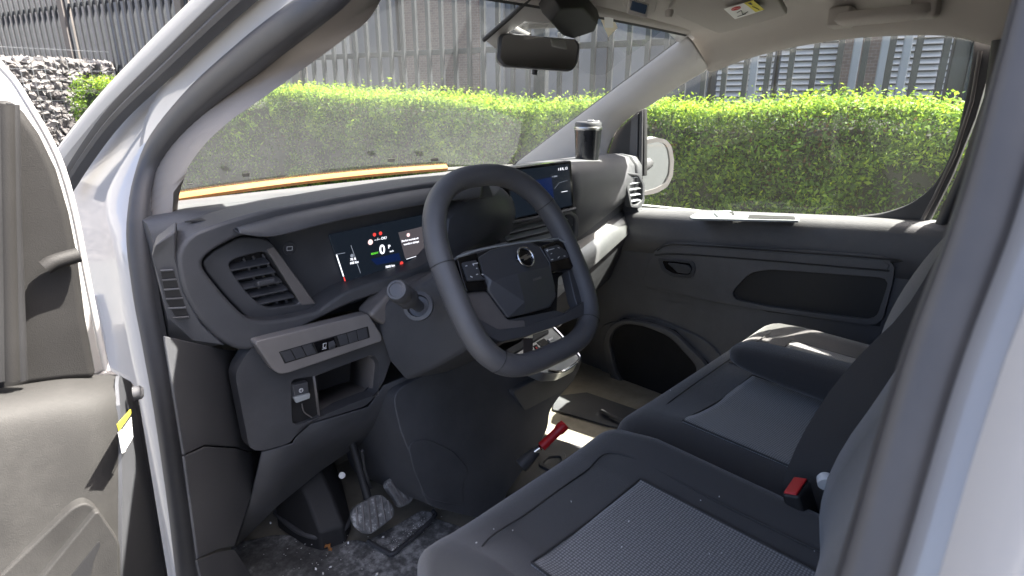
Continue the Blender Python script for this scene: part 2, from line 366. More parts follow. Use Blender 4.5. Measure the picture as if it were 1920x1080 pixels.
# wall across the far end, facing the sun; the warehouse throws its roof-line shadow on it
fw = empty('end_wall', (-3, 13.0, 0)); tag(fw, 'pale panelled wall ahead, half sunlit, half in diagonal shadow', 'wall')
ew0 = (s_at(560, BO), )
for i in range(14):
    x0 = -14.5+i*1.25
    plate('wall_panel', [Vector((x0+.008, 13.0, 0)), Vector((x0+1.242, 13.0, 0)), Vector((x0+1.242, 13.0, 9)), Vector((x0+.008, 13.0, 9))], .2, M['cream'], fw, bevel=.006)

# --- fence: every bar is a part
fe = empty('steel_fence', FL(0)); tag(fe, 'tall dark steel bar fence with rails and posts behind the hedge', 'fence')
SP = .125; bar0 = None; FT = 2.66
def bar_pts(s, off, wd): return [FL(s-wd/2, off, .05), FL(s+wd/2, off, .05), FL(s+wd/2, off, FT), FL(s-wd/2, off, FT)]
i = 0; s = -5.0
while s < 10.5:
    if bar0 is None:
        bar0 = plate('bar', bar_pts(s, 0, .032), .030, M['fence'], fe, bevel=.003); sb = s
    else:
        o = bar0.copy(); col.objects.link(o); o.parent = fe; o.matrix_parent_inverse = bar0.matrix_parent_inverse.copy(); o.location = DV*(s-sb)+Vector((0,0,random.uniform(-.006,.006)))
    s += SP
for z in (.30, 1.83, 2.50):
    plate('rail', [FL(-5.1, .028, z-.02), FL(10.6, .028, z-.02), FL(10.6, .028, z+.02), FL(-5.1, .028, z+.02)], .03, M['fence'], fe, bevel=.003)
for px in (90, 228, 420, 600):
    s = s_at(px, .0); fquad('post', s-.05, s+.05, 0, FT+.04, -.03, .1, M['fpost'], fe, bevel=.006)
for s in (-.2, -2.7):
    fquad('post', s-.04, s+.04, 0, FT+.04, .03, .1, M['fence'], fe, bevel=.006)

# --- gabion wall of stones in a wire cage, ahead on the left
gab = empty('gabion_wall', (-2.2, 7.4, 0)); tag(gab, 'grey stone-filled gabion wall ahead at the left, beside the hedge end', 'gabion wall')
m, n, l, b = new_mat('gabion_stone'); oi = n.new('ShaderNodeObjectInfo'); v = coords(n, l); nn_ = noise_n(n, l, v, 9, 3); 
rp = ramp(n, l, nn_.outputs['Fac'], [(.3, (.07,.066,.064)), (.5, (.13,.122,.119)), (.7, (.23,.215,.208))]); l.new(rp.outputs[0], b.inputs['Base Color']); b.inputs['Roughness'].default_value = .85; M['stone'] = m
GY = 7.3; gz = 1.845
gx1 = S(212, 150, y=GY).x; gx0 = gx1-6.0
vs = []; fs = []
def add_stone(c, r, sq):
    k = len(vs); q = Matrix.Rotation(random.uniform(0,6.28), 3, Vector((random.random()-.5, random.random()-.5, random.random()-.5)).normalized())
    pts = [(1,0,0),(-1,0,0),(0,1,0),(0,-1,0),(0,0,1),(0,0,-1),(.62,.62,.5),(-.62,.62,-.5),(.6,-.62,-.5),(-.62,-.6,.5)]
    bm_ = [q @ Vector((p[0]*r[0]*random.uniform(.8,1.15), p[1]*r[1]*random.uniform(.8,1.15), p[2]*r[2]*random.uniform(.8,1.15))) for p in pts[:6]]
    for p in bm_: vs.append(c+p)
    for f in [(0,2,4),(2,1,4),(1,3,4),(3,0,4),(2,0,5),(1,2,5),(3,1,5),(0,3,5)]: fs.append([k+j for j in f])
for _ in range(9000):
    add_stone(Vector((random.uniform(gx1-2.4, gx1), GY+random.uniform(-.02,.1), random.uniform(.1, gz))), (.05,.045,.05), 0)
for _ in range(1500):
    add_stone(Vector((random.uniform(gx1-2.6, gx1), random.uniform(GY, GY+.5), gz+random.uniform(-.04,.02))), (.06,.05,.04), 0)
tag(mesh('stone_fill', vs, fs, M['stone'], gab, smooth=None), kind='stuff')
plate('cage_core', [Vector((gx0, GY+.06, 0)), Vector((gx1-.05, GY+.06, 0)), Vector((gx1-.05, GY+.06, gz-.05)), Vector((gx0, GY+.06, gz-.05))], .45, M['stone'], gab)
vs = []; fs = []
def add_bar(a, b, r):
    a = Vector(a); b = Vector(b); t = (b-a).normalized(); s = t.orthogonal().normalized(); u = t.cross(s); k = len(vs)
    for p in (a, b):
        for q in (s, u, -s, -u): vs.append(p+q*r)
    for i in range(4): fs.append([k+i, k+(i+1)%4, k+4+(i+1)%4, k+4+i])
z = .1
for i in range(26): x = gx1-i*.1; add_bar((x, GY-.06, 0), (x, GY-.06, gz+.03), .003)
for i in range(20): z = i*.1+.07; add_bar((gx1-2.6, GY-.063, z), (gx1, GY-.063, z), .003)
for i in range(6): add_bar((gx1, GY-.06+i*.1, 0), (gx1, GY-.06+i*.1, gz+.03), .003)
tag(mesh('wire_cage', vs, fs, M['steel'], gab, smooth=None), kind='stuff')

# --- hedge: leafy mass of many small sprigs over a dark twiggy core
def leaf_mat(name, c0, c1, c2):
    m, n, l, b = new_mat(name); v = coords(n, l); a = noise_n(n, l, v, 3.0, 3); at = n.new('ShaderNodeAttribute'); at.attribute_name = 'tone'
    mx = n.new('ShaderNodeMath'); mx.operation = 'ADD'; l.new(at.outputs['Fac'], mx.inputs[0]); 
    sc = n.new('ShaderNodeMath'); sc.operation = 'MULTIPLY_ADD'; l.new(a.outputs['Fac'], sc.inputs[0]); sc.inputs[1].default_value = .7; sc.inputs[2].default_value = -.35; l.new(sc.outputs[0], mx.inputs[1])
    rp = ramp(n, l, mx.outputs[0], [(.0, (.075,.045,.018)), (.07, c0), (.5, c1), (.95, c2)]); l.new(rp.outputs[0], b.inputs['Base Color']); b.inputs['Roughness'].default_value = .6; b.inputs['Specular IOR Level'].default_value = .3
    tl = n.new('ShaderNodeBsdfTranslucent'); l.new(rp.outputs[0], tl.inputs[0]); ms = n.new('ShaderNodeMixShader'); ms.inputs[0].default_value = .42
    l.new(b.outputs[0], ms.inputs[1]); l.new(tl.outputs[0], ms.inputs[2]); l.new(ms.outputs[0], n['Material Output'].inputs[0]); return m
M['leaf'] = leaf_mat('hedge_leaf', (.034,.070,.014), (.088,.17,.022), (.25,.35,.03))
M['twig'] = plastic('hedge_core', (.018,.022,.012), .9, 0)
hd = empty('clipped_hedge', FL(1.0, -.55)); tag(hd, 'long clipped green yew hedge with sunlit top in front of fence', 'hedge')
HS0, HS1 = -8.5, 3.9; HF, HB = -1.05, -.22
def htop(s): return 1.448 + (.042 if s > 0 else .017)*s + .015*math.sin(s*2.1) + .015*math.sin(s*5.3+1)
vs = []; fs = []
st = np.linspace(HS0+.05, HS1-.05, 80)
rings = []
for s in st:
    t = htop(s)-.07; rings.append([FL(s, HF+.09, .05), FL(s, HF+.09, t-.03), FL(s, HF+.13, t), FL(s, HB-.09, t), FL(s, HB-.09, .05)])
loft('hedge_core', rings, M['twig'], hd, smooth=None)
NL = 300000
ss = rng.uniform(HS0, HS1, NL); 
# more leaves near the van, where they show large
ss = np.where(rng.random(NL) < .55, rng.uniform(-4.6, 1.5, NL), ss)
typ = rng.random(NL); P = np.zeros((NL,3)); nrm = np.zeros((NL,3))
tops = np.array([htop(s) for s in ss])
dv = np.array(DV); nv = np.array(NV); f0 = np.array(F0)
front = typ < .66; top = (typ >= .66) & (typ < .95); end = typ >= .95
lump = np.array([noise.noise(Vector((s*3.1, t*9, 0))) for s, t in zip(ss, typ)])
zz = np.where(front, .15 + (tops-.15)*rng.random(NL)**.75, tops + rng.normal(0, .022, NL)+.025*lump)
off = np.where(front, HF + np.abs(rng.normal(0, .06, NL)), rng.uniform(HF, HB, NL))
lf = np.array([noise.noise(Vector((s*4.0, 7, z*4.0)))+.6*noise.noise(Vector((s*11, 3, z*11))) for s, z in zip(ss, zz)])
off = off + np.where(front, -.10*lf, 0)
dead = front & (np.array([noise.noise(Vector((s*1.7+4, 2, z*2.2))) for s, z in zip(ss, zz)]) > .33) & (rng.random(NL) < .6); off = np.where(dead, off+.08, off)
# sprigs poking out of the top
sp = top & (rng.random(NL) < .10); zz = zz + np.where(sp, rng.random(NL)*.06, 0)
P = f0 + np.outer(ss, dv) + np.outer(off, nv); P[:,2] = zz
se = rng.random(end.sum()); 
P[end] = f0 + np.outer(np.full(end.sum(), HS1)+rng.normal(0,.03,end.sum()), dv) + np.outer(rng.uniform(HF, HB, end.sum()), nv); P[end,2] = rng.uniform(.2, 1.59, end.sum())
base = np.where(top[:,None], np.array([0,0,1.]), -nv[None,:]); base[end] = dv
nr = base*1.0 + rng.normal(0, .65, (NL,3)); nr /= np.linalg.norm(nr, axis=1)[:,None]
ax = np.cross(nr, rng.normal(0,1,(NL,3))); ax /= np.linalg.norm(ax, axis=1)[:,None]; ay = np.cross(nr, ax)
L = (rng.uniform(.0065, .0145, NL)*np.where(rng.random(NL) < .12, 1.45, 1))[:,None]; Wd = L*rng.uniform(.28,.5,NL)[:,None]
V = np.empty((NL,4,3)); V[:,0] = P-ax*L; V[:,1] = P-ay*Wd+nr*.003; V[:,2] = P+ax*L; V[:,3] = P+ay*Wd+nr*.003
me = bpy.data.meshes.new('foliage'); me.vertices.add(NL*4); me.vertices.foreach_set('co', V.reshape(-1)); me.loops.add(NL*4); me.polygons.add(NL)
me.loops.foreach_set('vertex_index', np.arange(NL*4, dtype=np.int32)); me.polygons.foreach_set('loop_start', np.arange(0, NL*4, 4, dtype=np.int32)); me.polygons.foreach_set('loop_total', np.full(NL, 4, dtype=np.int32))
me.update(calc_edges=True)
tone = np.clip(rng.normal(.42, .24, NL) + np.where(top, .30, 0) + np.where(sp, .15, 0) + .15*lf, 0, 1)  # top leaves and sprigs coloured lighter: the sunlit look is put into the tone
at = me.attributes.new('tone', 'FLOAT', 'POINT'); at.data.foreach_set('value', np.repeat(tone, 4))
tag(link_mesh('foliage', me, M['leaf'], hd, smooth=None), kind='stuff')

# ================================================================ the van
van = empty('delivery_van', (0,0,0)); tag(van, 'white left-hand-drive delivery van cab with driver door open, dark interior', 'van')
XD = .59                                             # passenger door inner face
SN = (1, 0, -.45); SD = -1.38                        # door-opening plane, leaning in towards the roof
# --- driver door opening: rubber seal and white body flange around it
Lp = [(362,1200),(344,1085),(327,940),(302,765),(280,640),(262,540),(252,420),(277,300),(350,200),(463,100),(592,0)]
Rp = [(1990,-130),(1960,0),(1856,380),(1740,700),(1627,1080),(1575,1230)]
def sealp(px, py, out=0):                            # leans in above the belt, upright below it
    p = S(px, py, n=SN, d=SD-out)
    return p if p.z > 1.25 else S(px, py, n=(1,0,-.06), d=-.8925-out)
lp3 = [sealp(*p) for p in Lp]; rp3 = [sealp(*p) for p in Rp]
top3 = [Vector((-.60,.0,1.635)), Vector((-.565,-.15,1.675)), Vector((-.56,-.35,1.68)), Vector((-.60,-.50,1.64))]
low3 = [Vector((-.84,-.60,1.05)), Vector((-.85,-.57,.72)), Vector((-.86,-.48,.56)), Vector((-.87,-.2,.53)), Vector((-.87,.06,.56))]
path = crom(lp3+top3+rp3+low3, 6); SIDE = Vector((-1,0,0))
nL = len(lp3)*6; sc = [.72 if i < nL-12 else max(.34, .72-(i-nL+12)/24*.4) for i in range(len(path))]
scb = [1 if i < nL-6 else (.35 if i < nL+20 else (1 if i < nL+52 else .5)) for i in range(len(path))]
sweep('door_seal', path, [(-.026,-.03),(-.030,-.004),(-.024,.009),(-.010,.016),(.006,.014),(.018,.010),(.025,.003),(.026,-.03)], M['rubber'], van, side=SIDE, scale=sc, smooth=60)
sweep('door_seal_lip', path, [(-.030,-.02),(-.034,-.008),(-.028,.003),(-.024,-.02)], M['rubber'], van, side=SIDE, scale=sc, smooth=60)
body = sweep('body_side', path, [(-.005,-.012),(.022,-.011),(.036,-.013),(.060,-.013),(.074,-.012),(.080,-.020)], M['white'], van, side=SIDE, scale=scb, closedp=False, smooth=60, solid=.004)
# cab side behind the door, roof rail above it
def xpr(z): return float(np.interp(z, [.5, 1.0, 1.2, 1.4, 1.55, 1.66, 1.72], [-.93, -.93, -.90, -.81, -.72, -.63, -.56]))
bq = resample(crom(top3[2:]+rp3+low3[:3]+[Vector((-.88,-.50,.36))], 4), 40, False)
rings = [[p+Vector((-.012,-.022,0)) for p in bq], [p+Vector((-.03,-.06,0)) for p in bq], [Vector((xpr(p.z), min(p.y-.10, -.74), p.z)) for p in bq], [Vector((xpr(p.z), -1.8, p.z)) for p in bq]]
loft('rear_side_panel', rings, M['white'], van, closed=False, cap=False, smooth=60, solid=.004)
rq = resample(crom(lp3[-3:]+top3+rp3[:2], 6), 40, False)
def zro(y): return float(np.interp(-y, [-.25, -.12, .1, .5, 1.6], [1.59, 1.665, 1.715, 1.735, 1.755]))
loft('roof_rail', [[p+Vector((-.004,.0,.008)) for p in rq], [Vector((-.60+.04*k/39, p.y, max(p.z+.02, zro(p.y)-.02))) for k, p in enumerate(rq)], [Vector((-.545, p.y, zro(p.y)+.004)) for p in rq]], M['white'], van, closed=False, cap=False, smooth=60, solid=.004)
fa = [sealp(*p, .012) for p in ((300,1180),(252,960),(205,760),(175,640),(148,470),(118,352),(165,278),(222,204),(327,102),(432,2),(560,-110))]; fb = [sealp(*p, -.004) for p in ((362,1200),(330,960),(302,765),(280,640),(256,480),(252,400),(290,280),(350,200),(463,100),(592,0),(680,-70))]
fa = crom(fa, 5); fb = crom(fb, 5)
loft('pillar_flange', [[p+Vector((-.004,.10,.0)) for p in fa], fa, [a.lerp(b_, .35)+Vector((.010,-.002,0)) for a, b_ in zip(fa, fb)], [a.lerp(b_, .6)+Vector((.004,-.006,0)) for a, b_ in zip(fa, fb)], fb], M['white'], van, closed=False, cap=False, smooth=70, solid=.003)
# outer rubber strips and A pillar skin
outer = crom([sealp(*p, .035) for p in ((118,352),(165,278),(222,204),(327,102),(432,2),(560,-110))], 6)
sweep('weather_strip', outer, [(-.016,-.01),(-.015,.007),(-.009,.010),(-.003,.006),(.000,.002),(.004,.006),(.009,.008),(.014,.004),(.014,-.01)], M['rubber'], van, side=SIDE, smooth=50)
ap = crom([sealp(*p, .04) for p in ((74,352),(104,303),(184,203),(283,100),(388,0),(520,-120))], 6)
sweep('a_pillar_skin', ap, [(.012,-.05),(.013,.004),(.006,.008),(-.006,.008),(-.014,.002),(-.016,-.05)], M['white'], van, side=SIDE, smooth=50)

# --- windscreen and its frame
def WS(u, v):
    xb = .69+(.575-.69)*v; y = .985+(.215-.985)*v; z = 1.218+(1.634-1.218)*v
    k = 1-u*u; return Vector((u*xb-.045, y+.045*k*(1-v*.5), z+.015*k))
g = [[WS(-1+2*i/20, j/10) for i in range(21)] for j in range(11)]
ws = loft('windscreen', g, M['glass'], van, closed=False, cap=False, smooth=180)
for nm, uv in (('right', [(1, k/14) for k in range(15)]), ('left', [(-1, k/14) for k in range(15)]), ('top', [(-1+k/10, 1) for k in range(21)]), ('base', [(-1+k/10, .0) for k in range(21)])):
    q = [WS(*p) for p in uv]; kw_ = .35 if nm in ('top', 'base') else .8
    sweep('screen_seal', q, [(-.012*kw_,-.005),(-.012*kw_,.005),(.012*kw_,.005),(.012*kw_,-.005)], M['dark'], ws, side=Vector((0,-.49,-.87)), smooth=40)
# orange strip along the foot of the glass
og = [WS(-.97+k*.078, .012)+Vector((0,-.012,.004)) for k in range(20)]
sweep('base_strip', og, [(-.012,-.006),(-.012,.004),(-.004,.009),(.006,.008),(.012,.003),(.012,-.006)], M['orange'], ws, side=Vector((0,-.5,.87)), smooth=50)
# stickers on the glass
st0 = S(1118,14, n=(0,.434,.77), d=.434*.27+.77*1.635)
wn = Vector((0,.49,.87))
def on_ws(px, py, lift=.004):
    n_ = Vector((0,.434,.77)).normalized(); p0 = WS(0,.5)
    for _ in range(4):
        h = S(px, py, n=n_, d=n_.dot(p0)); v_ = (.985-h.y)/.77; u_ = (h.x+.045)/(.69-.115*v_); p0 = WS(max(-1, min(1, u_)), v_)
    return S(px, py, n=n_, d=n_.dot(p0)-lift)
plate('permit_sticker', [on_ws(*p) for p in ((1118,18),(1146,24),(1158,52),(1141,70))], .0006, M['paper'], ws, bevel=0)
plate('sticker_label', [on_ws(*p, .006) for p in ((1133,32),(1150,32),(1150,52),(1134,52))], .0006, M['lwhite'], ws, bevel=0)
for a_, b_ in (((330,332),(345,336)),((352,345),(362,347)),((455,325),(468,332)),((728,298),(740,304)),((808,297),(822,303))):
    plate('glass_mark', [on_ws(a_[0],a_[1]), on_ws(b_[0],a_[1]-1), on_ws(b_[0],b_[1]-1), on_ws(a_[0],b_[1])], .0006, M['ink'], ws, bevel=0)

# --- A pillar trims
edge = crom(SL([(329,470),(327,425),(336,350),(372,285)], x=-.745)+[S(430,228,x=-.72), S(530,155,x=-.67), S(640,72,x=-.61), S(705,8,x=-.57), Vector((-.55,.0,1.69))], 6)
edge = resample(edge, 50, False)
inn = resample(crom([p+Vector((.012,0,0)) for p in lp3[4:]]+[top3[0]], 6), 50, False)
wse = resample([WS(-.985, k/10) for k in range(11)]+[Vector((-.55,.1,1.68))], 50, False)
mid = [a.lerp(b_, .5)+Vector((.012,-.012,.0)) for a, b_ in zip(inn, edge)]
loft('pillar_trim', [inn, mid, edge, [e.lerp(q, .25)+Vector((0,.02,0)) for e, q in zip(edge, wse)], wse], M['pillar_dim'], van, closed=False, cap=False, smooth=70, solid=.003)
# joint line on the left trim
redge = [WS(.985, k/12) for k in range(13)]
ro = crom(SL([(1120,345),(1138,299)], x=.6250)+SL([(1153,249),(1189,213)], x=.6250)+SL([(1205,207),(1268,165)], x=.6150)+SL([(1334,127)], x=.5950), 5)
ro = resample(ro, 13, False)
rm = [a.lerp(b_, .45)+Vector((-.035,-.02,.0)) for a, b_ in zip(redge, ro)]; rm2 = [a.lerp(b_, .8)+Vector((-.030,-.012,0)) for a, b_ in zip(redge, ro)]
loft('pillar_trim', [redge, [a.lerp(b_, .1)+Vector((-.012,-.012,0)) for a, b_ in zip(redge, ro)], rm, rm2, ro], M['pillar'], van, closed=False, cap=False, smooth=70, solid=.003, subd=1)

# --- roof lining, header, roof skin
tw = [(1334,127),(1400,101),(1500,76),(1600,61),(1700,55),(1780,56),(1830,66),(1880,78)]
e3 = crom(SL(tw, x=XD), 4); e3 = [e3[0].copy()]+e3+[e3[-1]+Vector((0,-.5,0)), e3[-1]+Vector((0,-1.0,0))]
secs = []
for kk, p in enumerate(e3):
    f_ = min(1, max(0, (.19-p.y)/.30)); ze = p.z; zc = 1.655+.055*f_; s_ = []
    zs = ze+(zc-ze)*.55
    half = [(XD+.01, ze-.012), (XD+.002, ze-.008), (XD-.012, ze+.004), (XD-.03, zs), (XD-.075, ze+(zc-ze)*.86), (XD-.17, zc-.012), (XD-.35, zc)]
    lh = [(-(x_-.015), max(z_+.02, 1.60)) for x_, z_ in half]
    y = p.y
    s_ = [Vector((x_, y, z_)) for x_, z_ in half]+[Vector((0, y, zc+.005))]+[Vector((x_, y, z_)) for x_, z_ in reversed(lh)]
    if kk == 0:
        for q in s_:
            a_ = max(0, XD+.01-abs(q.x)); q.y += .004+.046*min(1, a_/.07)**.8+.018*min(1, a_/.4)
    secs.append(s_)
hl = loft('headliner', secs, M['headliner'], van, closed=False, cap=False, smooth=180, subd=1)
# header strip between glass top and lining
hd1 = [WS(-1+k/8, 1)+Vector((0,-.005,.0)) for k in range(17)]; hd2 = [p+Vector((0,-.02,.024)) for p in hd1]
loft('header_trim', [hd1, [p+Vector((0,-.014,.006)) for p in hd1], hd2], M['headliner'], van, closed=False, cap=False, smooth=60, solid=.003)
rs = []
for y, z, hw in ((.25,1.645,.55),(.12,1.72,.555),(-.1,1.77,.56),(-.5,1.79,.565),(-1.6,1.81,.565)):
    rs.append([Vector((x_*hw+.005, y, z+.03-.085*abs(x_)**5)) for x_ in np.linspace(-1, 1, 15)])
loft('roof_skin', rs, M['white'], van, closed=False, cap=False, smooth=180, solid=.004, subd=1)
# passenger side of the body and bulkhead, floor, hood
plate('bulkhead', [Vector((-.86,-1.02,.4)), Vector((.70,-1.02,.4)), Vector((.70,-1.02,1.82)), Vector((-.80,-1.02,1.82))], .02, M['dark'], van)
plate('side_skin', [Vector((.69,-1.05,.35)), Vector((.69,1.2,.35)), Vector((.69,1.2,1.10)), Vector((.68,.7,1.12)), Vector((.68,-.5,1.16)), Vector((.66,-.52,1.62)), Vector((.61,-1.05,1.72))], .02, M['white'], van, toward=Vector((5,0,1)))
plate('side_skin', [Vector((-.90,.66,.35)), Vector((-.92,1.9,.35)), Vector((-.90,1.9,.95)), Vector((-.85,1.1,1.10)), Vector((-.84,.70,1.10))], .02, M['white'], van, toward=Vector((-5,0,1)))
hr = [[Vector((x_*.86, y, z-.03*abs(x_)**3)) for x_ in np.linspace(-1, 1, 9)] for y, z in ((1.08,1.15),(1.25,1.12),(1.6,1.02),(1.85,.90),(1.92,.70),(1.93,.35))]
loft('hood', hr, M['white'], van, closed=False, cap=False, smooth=180, solid=.004)
# cab floor
mesh('cab_floor', [(-.95,-1.0,.545),(.69,-1.0,.545),(.69,.62,.545),(-.95,.62,.545),(.69,.98,.95),(-.95,.98,.95)], [[0,1,2,3],[3,2,4,5]], M['floor'], van, smooth=None, solid=.02, offset=-1)
# fire wall below the dash
plate('firewall', [Vector((-.86,1.0,.5)), Vector((.69,1.0,.5)), Vector((.69,1.0,1.2)), Vector((-.86,1.0,1.2))], .02, M['dark'], van)

# --- passenger door: glass, frame, inner panel
win_in = [(1204,388),(1600,404),(1655,398),(1712,376),(1757,335),(1790,265),(1812,170),(1824,95),(1822,66)]
glp = SL([(1190,420),(1760,425),(1850,200),(1860,30),(1600,30),(1330,110),(1180,215)], x=.6420)
plate('side_window', glp, .004, M['glass2'], van, bevel=0)
fr_ = SL([(1600,407),(1655,400),(1712,378),(1757,337),(1790,267),(1812,172),(1824,97),(1824,58)], x=.6250)
fr_ = crom(fr_, 5)+SL([(1872,60),(1862,110),(1830,220),(1785,330),(1738,424),(1600,420)], x=.6250)
plate('window_frame', fr_, .03, M['rubber'], van, bevel=.004)
qt = SL([(1208,203),(1190,213),(1153,249),(1139,290),(1139,330),(1208,330)], x=.6320); plate('quarter_panel', qt, .02, M['dark'], van, bevel=.003)
tube('window_divider', SL([(1203,200),(1200,390)], x=.6280), .006, M['rubber'], van); 
plate('divider_trim', SL([(1183,222),(1197,212),(1194,330),(1178,330)], x=.6270), .006, M['smooth'], van)
# frame edge mouldings
tube('glass_run', SL([(1838,96),(1822,190),(1790,290),(1752,370),(1728,415)], x=.6150), .004, M['grey_trim'], van)
plate('rear_pillar_trim', SL([(1866,70),(1905,60),(1900,200),(1850,330),(1780,455),(1752,440),(1800,340),(1845,215)], x=.6000), .03, M['pillar'], van, bevel=.006)
tube('pillar_seal', SL([(1873,75),(1858,180),(1815,310),(1765,420),(1745,450)], x=.5900), .012, M['rubber'], van)
# sill: lit ledge under the glass rolling over into the panel
a_ = SL([(1196,389),(1330,394),(1480,400),(1600,405),(1745,412)], x=.6350)
prof = [(0,0),(-.050,.000),(-.066,-.004),(-.078,-.013),(-.086,-.03),(-.090,-.07),(-.090,-.13)]
loft('window_sill', [[p+Vector((dx, 0, dz)) for dx, dz in prof] for p in resample(crom([a_[0]+Vector((0,.35,-.03))]+a_+[a_[-1]+Vector((0,-.2,.01))], 5), 30, False)], M['doorpanel'], van, closed=False, cap=False, smooth=180, solid=.002)
XP = .549
panel = [Vector((XP,.80,1.0)), Vector((XP,.75,.5)), Vector((XP,-.75,.5)), Vector((XP,-.7,1.13)), Vector((XP,-.35,1.11)), Vector((XP,.4,1.045)), Vector((XP,.7,1.02))]
dp = plate('door_panel', panel, .03, M['doorpanel'], van, bevel=.006)
kx = dict(x=XP-.012)
ins_o = SL([(1203,530),(1222,476),(1245,457),(1290,455),(1655,480),(1677,492),(1676,520),(1655,602),(1636,612),(1420,580),(1320,562),(1225,541)], **kx)
ins_i = SL([(1372,548),(1405,512),(1440,505),(1668,522),(1645,592),(1630,600),(1440,575),(1378,562)], **kx)
ring('door_insert', ins_o, ins_i, .012, M['doorpanel'], dp, r=.02, ri=.02, bevel=.004)
kx2 = dict(x=XP-.001)
plate('insert_recess', SL([(1340,556),(1400,500),(1440,495),(1680,515),(1650,612),(1440,585)], **kx2), .004, M['dark'], dp, bevel=0)
for q in ([(1232,470),(1250,460),(1300,460),(1655,485),(1670,492)], [(1228,478),(1300,478),(1668,508)]):
    tube('insert_groove', crom(SL(q, x=XP-.0125), 5), .0022, M['dark'], dp)
# soft bar above the recess
plate('insert_bar', SL([(1245,463),(1300,463),(1655,488),(1668,497),(1664,507),(1300,476),(1236,474)], x=XP-.0135), .005, M['doorpanel'], dp, bevel=.003)
# pull handle in its cup
ring('handle_bezel', SL([(1232,484),(1300,490),(1304,505),(1298,522),(1262,520),(1240,508)], x=XP-.016), SL([(1240,489),(1294,494),(1298,506),(1292,515),(1264,514),(1247,505)], x=XP-.016), .006, M['smooth'], dp, r=.01, ri=.008, bevel=.002)
plate('handle_cup', SL([(1238,487),(1298,492),(1300,506),(1295,518),(1262,517),(1244,507)], x=XP-.0125), .002, M['gloss'], dp, r=.008, bevel=0)
plate('door_lever', SL([(1250,493),(1288,497),(1297,505),(1292,514),(1270,512),(1262,503)], x=XP-.022), .008, M['smooth'], dp, r=.008, bevel=.003)
# door pocket
kp = dict(x=XP-.03)
pk_o = SL([(1128,640),(1140,612),(1165,598),(1215,606),(1262,622),(1330,690),(1300,770),(1262,800),(1200,775),(1160,740),(1140,700)], **kp)
pk_i = SL([(1140,640),(1150,618),(1172,607),(1210,613),(1255,632),(1310,692),(1285,735),(1225,745),(1180,735),(1155,705)], **kp)
ring('door_pocket', pk_o, pk_i, .035, M['doorpanel'], dp, r=.03, ri=.03, bevel=.006)
plate('pocket_inner', pk_o, .002, M['pocket_shade'], dp, bevel=0, proud=-.016)
lower = SL([(1120,610),(1215,590),(1330,640),(1420,760),(1300,860),(1190,800),(1130,720)], x=XP-.008)
plate('lower_panel', lower, .012, M['doorpanel'], dp, r=.05, bevel=.004)
# switch plate on the sill
sw_ = [(1293,405),(1310,397),(1370,394),(1380,400),(1497,404),(1499,413),(1400,411),(1296,409)]
zsw = S(1400,404,x=.5900).z+.0
def onsill(px, py, up=0):
    # the sill plane slopes up towards the rear
    A = S(1196,389,x=.6350); B = S(1745,412,x=.6350); t = B-A; n_ = Vector((1,0,0)).cross(t).normalized()
    if n_.z < 0: n_ = -n_
    return S(px, py, n=n_, d=n_.dot(A)+up)
plate('sill_switch_plate', [onsill(*p, .006) for p in sw_], .006, M['satin'], dp, r=.01, bevel=.0015)
plate('sill_slot', [onsill(*p, .0075) for p in ((1405,402),(1490,405),(1492,411),(1402,409))], .001, M['dark'], dp, bevel=0)
plate('window_switch', [onsill(*p, .010) for p in ((1338,398),(1362,396),(1372,401),(1346,405))], .004, M['satin'], dp, bevel=.001)
plate('window_switch', [onsill(*p, .0078) for p in ((1352,398),(1374,396),(1378,402),(1364,403))], .001, M['dark'], dp, bevel=0)

# --- passenger wing mirror outside
mx_ = Vector((.16,-.98,.06)).normalized()
def mp(px, py, lift=0):
    n_ = Vector((-.40,-.91,-.03)).normalized(); c = S(1232,312, x=.90); return S(px, py, n=n_, d=n_.dot(c)+lift)
mo = [(1204,272),(1212,262),(1232,258),(1250,262),(1260,275),(1264,300),(1262,330),(1252,350),(1232,362),(1206,367)]
mi = [(1205,282),(1214,270),(1234,266),(1248,270),(1254,282),(1257,303),(1255,328),(1246,345),(1228,354),(1205,360)]
n_ = Vector((-.40,-.91,-.03)).normalized()
cm = sum([mp(*p) for p in mo], Vector())/len(mo)
rg = [[cm+(mp(*p)-cm)*s_-n_*d_ for p in mo] for s_, d_ in ((1,.012),(1.02,.04),(.9,.09),(.55,.12),(.1,.125))]
wm = loft('wing_mirror', rg, M['white'], van, smooth=60)
ring('mirror_shell', [mp(*p) for p in mo], [mp(*p) for p in mi], .015, M['grey_trim'], wm, bevel=.004, r=.01, ri=.01)
plate('mirror_glass', [mp(*p, -.006) for p in mi], .004, M['mirror'], wm, r=.01, bevel=0)
tube('mirror_arm', [cm-n_*.05, Vector((.67,.50,1.22))], .025, M['rubber'], wm)

# --- roof furniture
vz = [S(1252,22,z=1.6479), S(1345,63,z=1.6200), S(1366,60,z=1.6210), S(1476,28,z=1.6414), S(1455,-8,z=1.6479), S(1290,-30,z=1.6572)]
vis = plate('sun_visor', vz, .014, M['headliner'], van, r=.012, bevel=.004)
vn = pnormal(vz); vn = vn if vn.z < 0 else -vn; vd = vn.dot(vz[1])+.0012
def ov(px, py, lift=0): return S(px, py, n=vn, d=vd+lift)
plate('visor_label', [ov(1357,17), ov(1409,2), ov(1430,20), ov(1378,36)], .0006, M['lwhite'], vis, bevel=0)
plate('visor_label_strip', [ov(1395,6,.0006), ov(1412,1,.0006), ov(1433,18,.0006), ov(1417,23,.0006)], .0004, M['yellow'], vis, bevel=0)
cc_ = ov(1380,16,.0012); ux = (ov(1400,10)-ov(1360,22)).normalized(); uy = (ov(1370,10)-ov(1385,26)).normalized()
